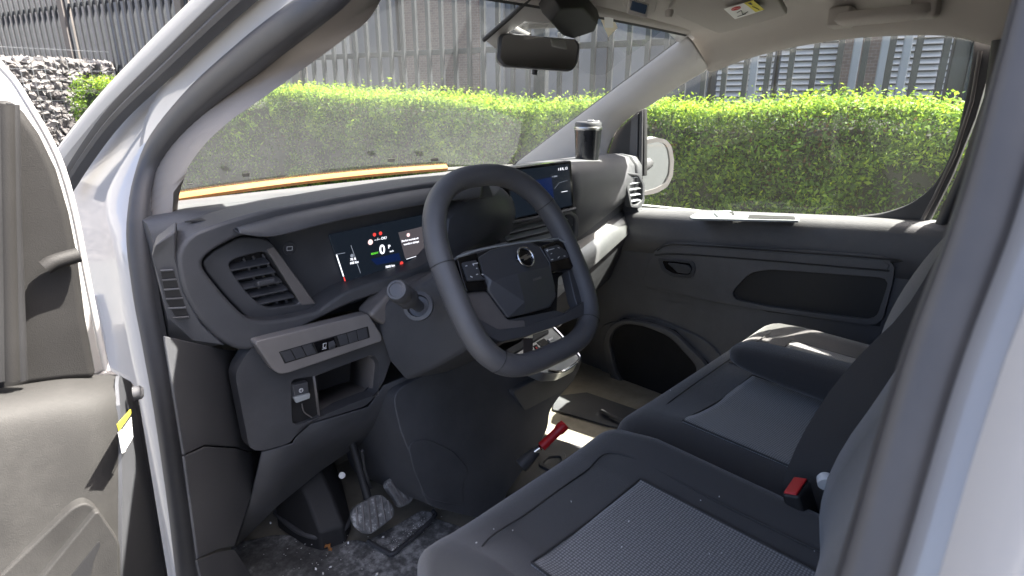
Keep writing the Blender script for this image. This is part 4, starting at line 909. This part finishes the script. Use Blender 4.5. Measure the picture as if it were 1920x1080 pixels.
wpl('switch_pod', [(1012,462),(1048,449),(1066,460),(1084,489),(1072,505),(1034,511),(1030,492)], .008, .02, M['gloss'], r=.004, bevel=.003)
wpl('switch_cap', [(867,492),(893,487),(902,517),(912,524),(878,527)], .0115, .004, M['smooth'], r=.003, bevel=.0015)
wpl('switch_cap', [(1021,466),(1046,458),(1062,470),(1068,482),(1034,491)], .0115, .004, M['smooth'], r=.003, bevel=.0015)
def wm_(px0, px1, r=.0007): tube('switch_mark', [ow(*px0, .0122), ow(*px1, .0122)], r, M['whitemark'], sw, n=5)
for a, c in (((873,499),(876,498)),((886,495),(896,493)),((888,498),(888,494)),((882,518),(886,520)),((893,515),(896,514)),((903,514),(906,515)),((893,503),(895,503)),((1024,470),(1039,466)),((1026,467),(1027,472)),((1046,464),(1049,465)),((1033,476),(1035,475)),((1034,487),(1037,486)),((1046,484),(1049,481)),((1057,480),(1060,480))): wm_(a, c)
# trim line over the hub, emblem ring with its bolt, airbag lettering
tube('hub_trim', crom([ow(*p, .009) for p in ((856,482),(878,475),(905,467),(950,459),(990,453),(1020,450),(1047,447))], 4), .0014, M['satin'], sw, n=6)
tube('pod_trim', crom([ow(*p, .010) for p in ((1049,449),(1067,460),(1084,488))], 4), .0013, M['satin'], sw, n=6)
ec_ = ow(986,482,.0215)
U_ = Vector((1,0,0)); er = [ec_+U_*.0165*math.cos(a)+WV*.0165*math.sin(a) for a in np.linspace(0, 2*math.pi, 33)]
tube('emblem_ring', er, .0018, M['chrome'], sw, n=8)
plate('emblem_disc', [p-WN*.002 for p in er[:-1]], .003, M['gloss'], sw, bevel=0)
plate('emblem_bolt', [ec_+U_*u+WV*v for u, v in ((-.025,-.0008),(-.006,.0030),(.001,.0046),(.008,.0046),(.004,.0016),(.025,.0008),(.006,-.0030),(-.001,-.0046),(-.008,-.0046),(-.004,-.0016))], .003, M['chrome'], sw, bevel=.0003, toward=CAM)
text('airbag_lettering', 'AIRBAG', .006, ow(1000,527,.0205), U_, WV, M['grey_trim'], sw)

# --- centre console: lower stack, gear selector panel, column base
cn = dict(n=(0,1,-.2286), d=.0443)
cons = plate('centre_console', SL([(735,735),(800,700),(890,664),(1000,690),(1070,700),(1082,694),(1078,712),(1048,745),(1030,772),(1028,802),(1008,842),(980,884),(950,925),(925,975),(880,968),(800,948),(772,860),(748,800)], **cn), .30, M['dash2'], van, r=.03, bevel=.028, seg=5)
plate('console_front', SL([(960,735),(1085,668),(1092,676),(1082,702),(1050,742),(1025,766),(985,772)], y=.215), .10, M['dash2'], van, r=.012, bevel=.012, seg=4)
plate('console_side_panel', SL([(765,830),(800,822),(850,845),(880,880),(868,905),(870,950),(800,935),(775,880)], n=(0,1,-.2286), d=.0423), .004, M['dash2'], cons, r=.02, bevel=.002)
cz = .862
def ocz(px, py, up=0):
    n_ = Vector((0,-.42,.91)).normalized(); return S(px, py, n=n_, d=n_.dot(Vector((-.05,.20,cz)))+up)
gs_ = plate('selector_panel', [ocz(*p) for p in ((950,668),(1010,632),(1035,610),(1063,640),(1088,668),(1082,682),(1050,698),(1020,700))], .03, M['strip'], van, r=.008, bevel=.003)
sweep('selector_trim', crom([ocz(*p, .002) for p in ((1036,612),(1050,626),(1062,640),(1086,666),(1083,678),(1064,692),(1048,697),(1028,694))], 4), circ(.0035, 8), M['chrome'], gs_, side=Vector((0,-.4,.9)))
plate('selector_slot', [ocz(*p, .0016) for p in ((1006,642),(1020,634),(1035,648),(1022,655))], .002, M['dark'], gs_, bevel=0)
plate('selector_switch', [ocz(*p, .004) for p in ((1026,636),(1036,630),(1048,641),(1038,647))], .004, M['satin'], gs_, bevel=.001); plate('selector_mark', [ocz(*p, .0046) for p in ((1028,636),(1036,632),(1037,635),(1030,639))], .0006, M['whitemark'], gs_, bevel=0)
plate('selector_button', [ocz(*p, .003) for p in ((1000,648),(1006,645),(1013,654),(1007,658))], .003, M['dark'], gs_, bevel=.001); plate('selector_mark', [ocz(*p, .0036) for p in ((1003,651),(1006,650),(1010,655),(1008,656))], .0006, M['redink'], gs_, bevel=0)
plate('console_ledge', [ocz(*p, .006) for p in ((955,668),(1030,622),(1026,612),(948,655))], .012, M['dash2'], gs_, bevel=.003)
plate('climate_panel', SL([(1030,514),(1055,505),(1062,518),(1063,530),(1034,540)], y=.30), .02, M['satin'], van, bevel=.003)
# key strap hanging in front of the selector
plate('key_strap', [S(981,632,t=.985), S(999,630,t=.985), S(999,668,t=.97), S(981,668,t=.97)], .003, M['strap'], van, bevel=.001)
plate('strap_end', [S(981,631,t=.982), S(999,624,t=.982), S(999,634,t=.982), S(981,634,t=.982)], .004, M['paper'], van, bevel=.001)

# --- pedals, footrest, mats
def pedal(name, pts, z, n_, ribs, dirs, mat):
    c = S(*pts[0], z=z); q = [S(p[0], p[1], n=n_, d=Vector(n_).dot(c)) for p in pts]
    o = plate(name, q, .018, M['pedal'], van, r=.018, bevel=.005, seg=3)
    return o, q
pn = Vector((-.05,-.82,.57)).normalized()
pe, q = pedal('brake_pedal', ((657,955),(712,922),(738,945),(742,968),(692,1006),(664,985)), .66, pn, 5, 0, None)
for a, c in (((668,951),(671,986)),((679,945),(683,995)),((690,938),(696,999)),((702,931),(710,990)),((714,929),(723,980)),((727,938),(734,971))):
    A = S(*a, n=pn, d=pn.dot(q[0])+.001); B = S(*c, n=pn, d=pn.dot(q[0])+.001); tube('pedal_rib', [A, B], .0022, M['grey_trim'], pe, n=6)
tube('pedal_arm', [sum(q, Vector())/6-pn*.01, sum(q, Vector())/6+Vector((.03,.14,.16))], .009, M['dark'], pe)
an = Vector((.05,-.80,.6)).normalized()
pe2, q2 = pedal('accelerator_pedal', ((720,905),(740,891),(760,903),(777,932),(772,942),(752,953)), .67, an, 4, 0, None)
for a, c in (((727,908),(753,947)),((733,903),(760,943)),((740,899),(766,938)),((748,899),(771,933))):
    tube('pedal_rib', [S(*a, n=an, d=an.dot(q2[0])+.001), S(*c, n=an, d=an.dot(q2[0])+.001)], .0020, M['grey_trim'], pe2, n=6)
tube('pedal_arm', [sum(q2, Vector())/6-pn*.01, sum(q2, Vector())/6+Vector((.0,.12,.14))], .008, M['dark'], pe2)
# foot rest block on the left
frb = [Vector(p) for p in ()]
fr0 = SL([(515,955),(560,925),(640,900),(655,960),(645,985),(600,1000),(570,992)], z=.60); 
loft('foot_rest', [[p+Vector((0,.0,-.05)) for p in fr0], fr0, [p+Vector((.005,.05,.05)) for p in fr0], [p+Vector((.01,.16,.14)) for p in fr0]], M['dark'], van, smooth=50, bevel=.006)
tube('foot_rest_edge', crom([p+Vector((0,0,-.012)) for p in fr0[-1:]+fr0[:1]] if False else SL([(517,960),(545,985),(570,1000),(600,1005),(645,990),(656,968)], z=.585), 4), .007, M['rubber'], van)
fm = SL([(430,1020),(520,1000),(640,1015),(670,1010),(735,1030),(800,965),(905,1000),(950,985),(1010,1130),(500,1250)], z=.556); plate('floor_mat', fm, .008, M['mat'], van, bevel=.003, r=.02)
hm = SL([(690,1012),(710,1018),(735,1030),(810,970),(812,960),(790,955),(740,985)], z=.562); plate('heel_pad', hm, .006, M['mat'], van, bevel=.003, r=.01)
sweep('mat_ridge', crom(SL([(1060,1010),(735,1033),(812,965)], z=.566) if False else SL([(690,1014),(725,1034),(745,1032),(812,972),(812,958)], z=.566), 4), circ(.005, 6), M['rubber'], van, side=Vector((0,0,1)))
for k in range(26):
    pass
vs = []; fs = []
for _ in range(150):
    px = random.gauss(600, 90) if random.random() < .6 else random.gauss(765, 28); py = 1030+random.gauss(0, 30) if px < 720 else 1000-(px-765)*.75+random.gauss(0, 7)
    c = S(px, py, z=.5645); r = random.uniform(.0005, .0014) if random.random() < .93 else .003; add_stone(c, (r*1.3, r, r*.7), 0)
crumbs = mesh('floor_crumbs', vs, fs, M['lwhite'], None, smooth=None); tag(crumbs, 'pale crumbs and grit scattered around the brake pedal', 'crumbs', kind='stuff')
vs = []; fs = []
for _ in range(30):
    t = random.random(); add_stone(S(592+t*28, 1012+t*14+random.gauss(0,2), z=.566), (.006,.003,.002), 0)
tag(mesh('dry_leaf', vs, fs, plastic('dry_leaf', (.28,.12,.035), .8, 0), None, smooth=None), 'torn brown dry leaf on the driver floor mat', 'leaf')
# wheel-arch lump behind the pedals and white bolt
lathe('floor_bolt', [(.007,0),(.007,.003),(.003,.005)], M['lwhite'], van, at=S(641,891,z=.70), axis=Vector((-.3,-.8,.4)), n=12)
plate('tunnel_carpet', [Vector((-.33,.36,.54)), Vector((-.33,.36,.86)), Vector((-.30,.60,.86)), Vector((-.30,.60,.54))], .02, M['dark'], van)
tube('pedal_cable', [S(679,845,z=.80), S(684,880,z=.74), S(695,915,z=.66)], .003, M['rubber'], van)

# --- red lever beside the seat, rubber mat edges on the passenger floor
r0 = S(1015,838,z=.70); r1 = S(1060,795,z=.745)
rl = sweep('red_lever', crom([r0, r0.lerp(r1,.3), r0.lerp(r1,.75), r1], 4), [(.0135*math.cos(a), .0105*math.sin(a)) for a in np.linspace(0,2*math.pi,13)[:-1]], M['red'], van, side=Vector((0,-.5,.8)), scale=[.85]*4+[.8]*4+[1.0]*4+[.9], bevel=.002)
tube('lever_collar', [S(1003,846,z=.69), S(1013,839,z=.70)], .007, M['chrome'], rl); lathe('lever_boot', [(.017,-.045),(.016,-.025),(.012,.0),(.009,.006)], M['rubber'], rl, at=S(1003,848,z=.685), axis=(r1-r0).normalized(), n=16)
plate('rubber_floor', SL([(930,880),(985,850),(1020,815),(1100,840),(1140,850),(1200,900),(1100,1000),(900,980)], z=.553), .006, M['dash2'], van, bevel=.002)
plate('rubber_floor', SL([(1040,742),(1100,735),(1260,790),(1240,825),(1190,805),(1140,797),(1036,767)], z=.553), .006, M['dash2'], van, bevel=.002)
ring('cup_recess', SL([(1008,870),(1025,850),(1060,848),(1062,868),(1040,885)], z=.56), SL([(1016,868),(1029,855),(1052,854),(1053,865),(1038,877)], z=.56), .01, M['dash2'], van, r=.01, ri=.01)
tube('floor_seam', crom(SL([(905,980),(945,930),(950,905),(985,865)], z=.57), 4), .004, M['rubber'], van)
tube('floor_seam', crom(SL([(1128,770),(1150,782),(1190,797),(1230,806)], z=.565), 4), .006, M['rubber'], van)

# ================================================================ seats
def cross_top(u, bol):
    a = abs(u); return bol*max(0, min(1, (a-.45)/.35))**1.5 if a < .82 else bol*(1-((a-.82)/.18)**2.2)-(.03*((a-.82)/.18)**3)
class Cushion:
    def __init__(s, x0, x1, yf, yb, zf, zb, h, bol, fr=.05):
        s.__dict__.update(locals())
    def top(s, u, t):       # u across -1..1, t 0 front .. 1 back
        y = s.yf+(s.yb-s.yf)*t; x = (s.x0+s.x1)/2+u*(s.x1-s.x0)/2; L = abs(s.yb-s.yf); d = t*L
        z = s.zf+(s.zb-s.zf)*t + cross_top(u, s.bol)*(min(1, d/.12))
        if d < s.fr: q = 1-d/s.fr; z -= s.fr*(1-math.sqrt(max(0, 1-q*q)))*.95
        cr = max(0, abs(u)-.86)/.14; dd = max(0, 1-d/.07)
        y -= .05*(cr**2)*dd
        return Vector((x, y, z+.002*noise.noise(Vector((x*5, y*5, 1)))))
    def build(s, name, mat, parent):
        ts = [0,.004,.012,.025,.045,.07,.10,.15]+list(np.linspace(.2,1,25)); us = list(np.linspace(-1,1,81)); rings = []
        for t in ts:
            tp = [s.top(u, t) for u in us]; zb_ = s.zf-s.h
            l_ = tp[0]; r_ = tp[-1]
            ring_ = [Vector((l_.x+.012, l_.y, zb_)), Vector((l_.x+.002, l_.y, zb_+.35*(l_.z-zb_))), Vector((l_.x-.003, l_.y, zb_+.75*(l_.z-zb_)))]+tp+[Vector((r_.x+.003, r_.y, zb_+.75*(r_.z-zb_))), Vector((r_.x-.002, r_.y, zb_+.35*(r_.z-zb_))), Vector((r_.x-.012, r_.y, zb_))]
            rings.append(ring_)
        return loft(name, rings, mat, parent, smooth=55)
    def inset(s, name, u0, u1, t0, t1, mat, parent, lift=.0045, sk=0):
        g = []
        for j in range(31):
            t = t0+(t1-t0)*j/30; g.append([s.top(u0+(u1-u0)*i/50, t)+Vector((0,0,lift)) for i in range(51)])
        return loft(name, g, mat, parent, closed=False, cap=False, smooth=180, solid=.004)
    def seam(s, name, pts, parent, mat, r=.0018):
        tube(name, crom([s.top(u, t)+Vector((0,0,.0022)) for u, t in pts], 6), r, mat, parent, n=6)
D = Cushion(-.715, -.285, -.120, -.66, .932, .915, .20, .030, .06)
dsq = D.build('driver_seat', M['seat'], van); tag(dsq, 'black cloth driver seat with grey woven centre panel')
D.inset('seat_centre', -.60, .50, .27, .98, M['seatmesh'], dsq)
D.seam('seat_seam', [(-.98,.20),(-.7,.16),(-.3,.14),(.3,.14),(.62,.17),(.62,.5),(.64,.95)], dsq, M['ink'], .0012)
Bn = Cushion(-.270, .445, -.115, -.60, .925, .91, .20, .018, .055)
bnq = Bn.build('bench_seat', M['seat'], van); tag(bnq, 'black cloth two-place passenger bench with grey woven panels')
Bn.inset('seat_centre', -.84, -.03, .25, .98, M['seatmesh2'], bnq); Bn.inset('seat_centre', .12, .62, .24, .98, M['seatmesh2'], bnq)
Bn.seam('seat_seam', [(-.98,.13),(-.6,.12),(.6,.12),(.98,.13)], bnq, M['ink'], .0012); Bn.seam('seat_seam', [(.05,.12),(.05,.5),(.05,.95)], bnq, M['ink'], .0015)
for c in (D, Bn):
    cx = (c.x0+c.x1)/2; box('seat_base', (cx, -.40, .65), (c.x1-c.x0-.08, .46, .2), M['dark'], dsq if c is D else bnq, bevel=.01)
for c, pq, ins in ((D, dsq, [(-.60,.50,.27)]), (Bn, bnq, [(-.84,-.03,.25),(.12,.62,.24)])):
    for u0, u1, t0 in ins:
        for seg in ([(u0,t0),((u0+u1)/2,t0),(u1,t0)], [(u0,t0),(u0,.5),(u0,.75),(u0,.98)], [(u1,t0),(u1,.5),(u1,.75),(u1,.98)]):
            tube('panel_seam', crom([c.top(u, t)+Vector((0,0,.004)) for u, t in seg], 12), .0016, M['ink'], pq, n=6)
vs = []; fs = []
for _ in range(22):
    c = D if random.random() < .7 else Bn; p = c.top(random.uniform(-.8,.85), random.uniform(.05,.95)); add_stone(p+Vector((0,0,.0055)), (.0012*random.uniform(.6,1.6),.0009,.0006), 0)
tag(mesh('lint_specks', vs, fs, M['lwhite'], None, smooth=None), 'tiny white lint specks scattered on the black seat cushions', 'lint', kind='stuff')
# backrests
def backrest(name, prof, xs, mat, th, parent, prj):
    p3 = resample(crom(prof, 5), 20, False); rings = []
    for x, back in xs:
        f = [Vector((x, p.y-back, p.z)) for p in p3]; b_ = [Vector((x, p.y-th+back*.6, p.z-.02)) for p in reversed(p3)]
        rings.append(f+b_)
    return loft(name, rings, mat, parent, smooth=60)
pr = SL([(1538,1010),(1541,950),(1556,880),(1592,810),(1640,742),(1700,650),(1748,560),(1797,440),(1850,300),(1900,120),(1930,-60)], x=-.30)
bk = backrest('driver_backrest', pr, [(-.296,.035),(-.304,.010),(-.325,.004),(-.36,.018),(-.42,.034),(-.5,.046),(-.57,.056),(-.62,.08),(-.64,.11)], M['seat'], .14, van, None)
pr2 = SL([(1640,720),(1643,672),(1655,615),(1680,560),(1715,505),(1755,455),(1806,402),(1850,330),(1890,240)], x=.43)
bk2 = backrest('bench_backrest', pr2, [(x_, b_+max(0, .43-x_)*.175) for x_, b_ in ((.45,.03),(.44,.004),(.40,.0),(.30,.012),(.2,.012),(.11,.0),(.095,.014),(.08,.0),(0,.012),(-.1,.012),(-.2,.0),(-.25,.004),(-.262,.03))], M['seat'], .13, van, None)
# bench armrest, buckles, seat knob
ar = [S(1384,690,x=.05), S(1400,672,x=.05)]
a0 = Vector((.045,-.225,.955)); 
rg = []
for k, (y, z, hw, hh) in enumerate(((-.196,.974,.012,.008),(-.205,.975,.028,.017),(-.225,.975,.038,.023),(-.26,.974,.042,.028),(-.32,.972,.043,.033),(-.42,.970,.043,.038),(-.55,.968,.043,.04))):
    rg.append([Vector((.06+hw*math.copysign(abs(math.cos(a))**.7, math.cos(a)), y, z+hh*math.copysign(abs(math.sin(a))**.7, math.sin(a)))) for a in np.linspace(0, 2*math.pi, 25)[:-1]])
am = loft('bench_armrest', rg, M['seat2'], van, smooth=180)
def buckle(name, pts, dn, body_pts):
    o = plate(name, body_pts, .022, M['dark'], van, r=.004, bevel=.003); return o
bb = [S(1466,912,z=.985), S(1512,909,z=.985), S(1520,925,z=.978), S(1472,935,z=.972)]
def bpt(px, py, y=-.44): return S(px, py, y=y)
cb = S(1492,912,z=.972); ang = Matrix.Rotation(R_(-8), 3, 'Y') @ Matrix.Rotation(R_(-20), 3, 'X')
bo = box('seat_buckle', cb+ang @ Vector((.0,0,-.0375)), (.042,.024,.075), M['dark'], van, rot=ang, bevel=.005)
box('release_button', cb+ang @ Vector((0,0,.0005)), (.037,.018,.004), M['red'], bo, rot=ang, bevel=.002)
cb2 = S(1576,783,z=1.01); bo2 = box('seat_buckle', cb2+Vector((0,0,-.04)), (.046,.03,.09), M['dark'], van, rot=ang, bevel=.005); box('release_button', cb2+ang @ Vector((0,0,.008)), (.040,.024,.006), M['red'], bo2, rot=ang, bevel=.002)
lathe('recline_knob', [(.001,.006),(.008,.005),(.011,.001),(.011,-.01)], M['lwhite'], van, at=S(1548,898,x=-.27), axis=Vector((.6,.3,.2)), n=20)

# ================================================================ driver door, swung open
kd = dict(y=.21)
dr = plate('driver_door', SL([(-560,775),(60,716),(184,704),(200,692),(252,722),(262,745),(318,1090),(345,1500),(-700,1700)], y=.285), .05, M['white'], van, bevel=.012)
plate('door_frame', SL([(-60,20),(0,110),(22,142),(52,192),(88,252),(115,312),(138,395),(158,500),(178,600),(200,694),(184,706),(-60,735)], y=.286), .02, M['white'], dr, bevel=.006)
plate('door_glass', SL([(-420,60),(-62,60),(-62,730),(-560,770)], y=.27), .004, M['glass2'], dr, bevel=0)
sail = plate('sail_trim', SL([(-60,185),(0,188),(22,184),(48,212),(76,252),(108,318),(132,400),(148,480),(163,600),(184,712),(120,716),(60,724),(0,746),(-60,760)], y=.20), .05, M['sail'], dr, bevel=.010, seg=3)
for px0, px1, r, m_ in ((8,20,.010,'sail'),(24,40,.006,'dark'),(-14,-6,.010,'dark')):
    tube('window_channel', SL([(px0,195),(px0+4,400),(px1,712)], y=.175), r, M[m_], dr)
tube('white_frame', crom(SL([(-40,60),(0,122),(26,152),(56,200),(92,262),(118,322),(140,402),(160,505),(180,605),(200,694)], y=.25), 4), .004, M['white'], dr)
tube('mirror_adjuster', crom(SL([(84,502),(100,492),(125,484),(148,478)], y=.185), 4), .009, M['sail'], dr)
# lower panel: dusty moulded skin in a curved grid
cols = [-540,-420,-200,-90,0,60,120,165,195,214,224]; rows = [(700,.255),(708,.20),(722,.165),(750,.140),(790,.128),(850,.120),(930,.112),(1010,.106),(1100,.10),(1250,.10),(1450,.11),(1600,.16)]
g = []
for py, yy in rows:
    r_ = []
    for px in cols:
        e = max(0, (px-165)/59); s_ = S(px+ (0 if py > 720 else 0), py+(18*(1-min(1,px/120)) if py < 760 and px < 120 else 0), y=yy+.012*e*e)
        r_.append(s_)
    g.append(r_)
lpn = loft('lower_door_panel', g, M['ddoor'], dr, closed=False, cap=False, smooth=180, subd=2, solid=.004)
hf = [S(224,704,y=.20), S(246,716,y=.275), S(258,742,y=.275), S(285,900,y=.275), S(316,1090,y=.275), S(330,1200,y=.275), S(228,1200,y=.112), S(228,1090,y=.112), S(229,900,y=.125), S(225,760,y=.145), S(222,720,y=.17)]
he = plate('hinge_edge', hf, .004, M['smooth'], dr, bevel=0)
hn_ = (hf[3]-hf[8]).cross(hf[7]-hf[8]).normalized(); hn_ = hn_ if hn_.dot(CAM-hf[8]) > 0 else -hn_
def oh(px, py, lift=.006): return S(px, py, n=hn_, d=hn_.dot(hf[8])+lift)
plate('edge_label', [oh(*p) for p in ((221,802),(245,770),(249,800),(228,850))], .0006, M['ink'], he, bevel=0)
plate('label_strip', [oh(*p, .007) for p in ((220,796),(245,768),(246,775),(223,808))], .0006, M['yellow'], he, bevel=0)
plate('label_strip', [oh(*p, .007) for p in ((222,812),(229,806),(236,846),(229,850))], .0006, M['lwhite'], he, bevel=0)
for k in range(7):
    t = k/6; tube('label_line', [oh(231+t*4, 806+t*36, .0072), oh(246+t*3, 784+t*34, .0072)], .0005, M['lwhite'], he, n=4)
lathe('door_buffer', [(.009,0),(.009,.008),(.006,.011)], M['rubber'], he, at=oh(250,738,.0), axis=Vector((.9,-.3,0)), n=16)
# pull-pocket mouldings
ky_ = dict(y=.098)
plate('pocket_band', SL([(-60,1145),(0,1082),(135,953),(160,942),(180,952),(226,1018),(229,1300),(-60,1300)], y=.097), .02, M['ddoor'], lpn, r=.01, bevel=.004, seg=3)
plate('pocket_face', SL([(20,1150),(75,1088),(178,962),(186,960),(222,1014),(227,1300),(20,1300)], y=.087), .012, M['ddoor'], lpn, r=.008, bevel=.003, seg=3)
plate('pocket_hollow', SL([(118,1100),(187,1014),(189,1022),(176,1050),(166,1100)], y=.0858), .002, M['dark'], lpn, r=.004, bevel=0)

# ================================================================ travel mug on the dash
mc = S(1102,265,t=1.69); mb = Vector((mc.x, mc.y, 1.275))
zt = S(1102,243,t=1.69).z
mug = lathe('travel_mug', [(.030,0),(.032,.004),(.0335,.02),(.0385,zt-1.275-.004),(.0395,zt-1.275)], M['mug'], None, at=mb, n=36, smooth=40)
tag(mug, 'black insulated travel mug with steel lid standing on the dashboard', 'mug')
H = zt-1.275
lathe('lid_band', [(.0396,H),(.0402,H+.002),(.0402,H+.007),(.0390,H+.009)], M['steel'], mug, at=mb, n=36)
lathe('lid', [(.0375,H+.009),(.0380,H+.018),(.035,H+.022),(.010,H+.0215)], M['smooth'], mug, at=mb, n=36)
bxr = Matrix.Rotation(R_(35), 3, 'Z'); box('lid_clip', mb+Vector((-.006,-.012,H+.023)), (.030,.020,.010), M['steel'], mug, rot=bxr, bevel=.003); box('lid_spout', mb+Vector((.022,-.004,H+.021)), (.02,.03,.008), M['steel'], mug, rot=bxr, bevel=.003)
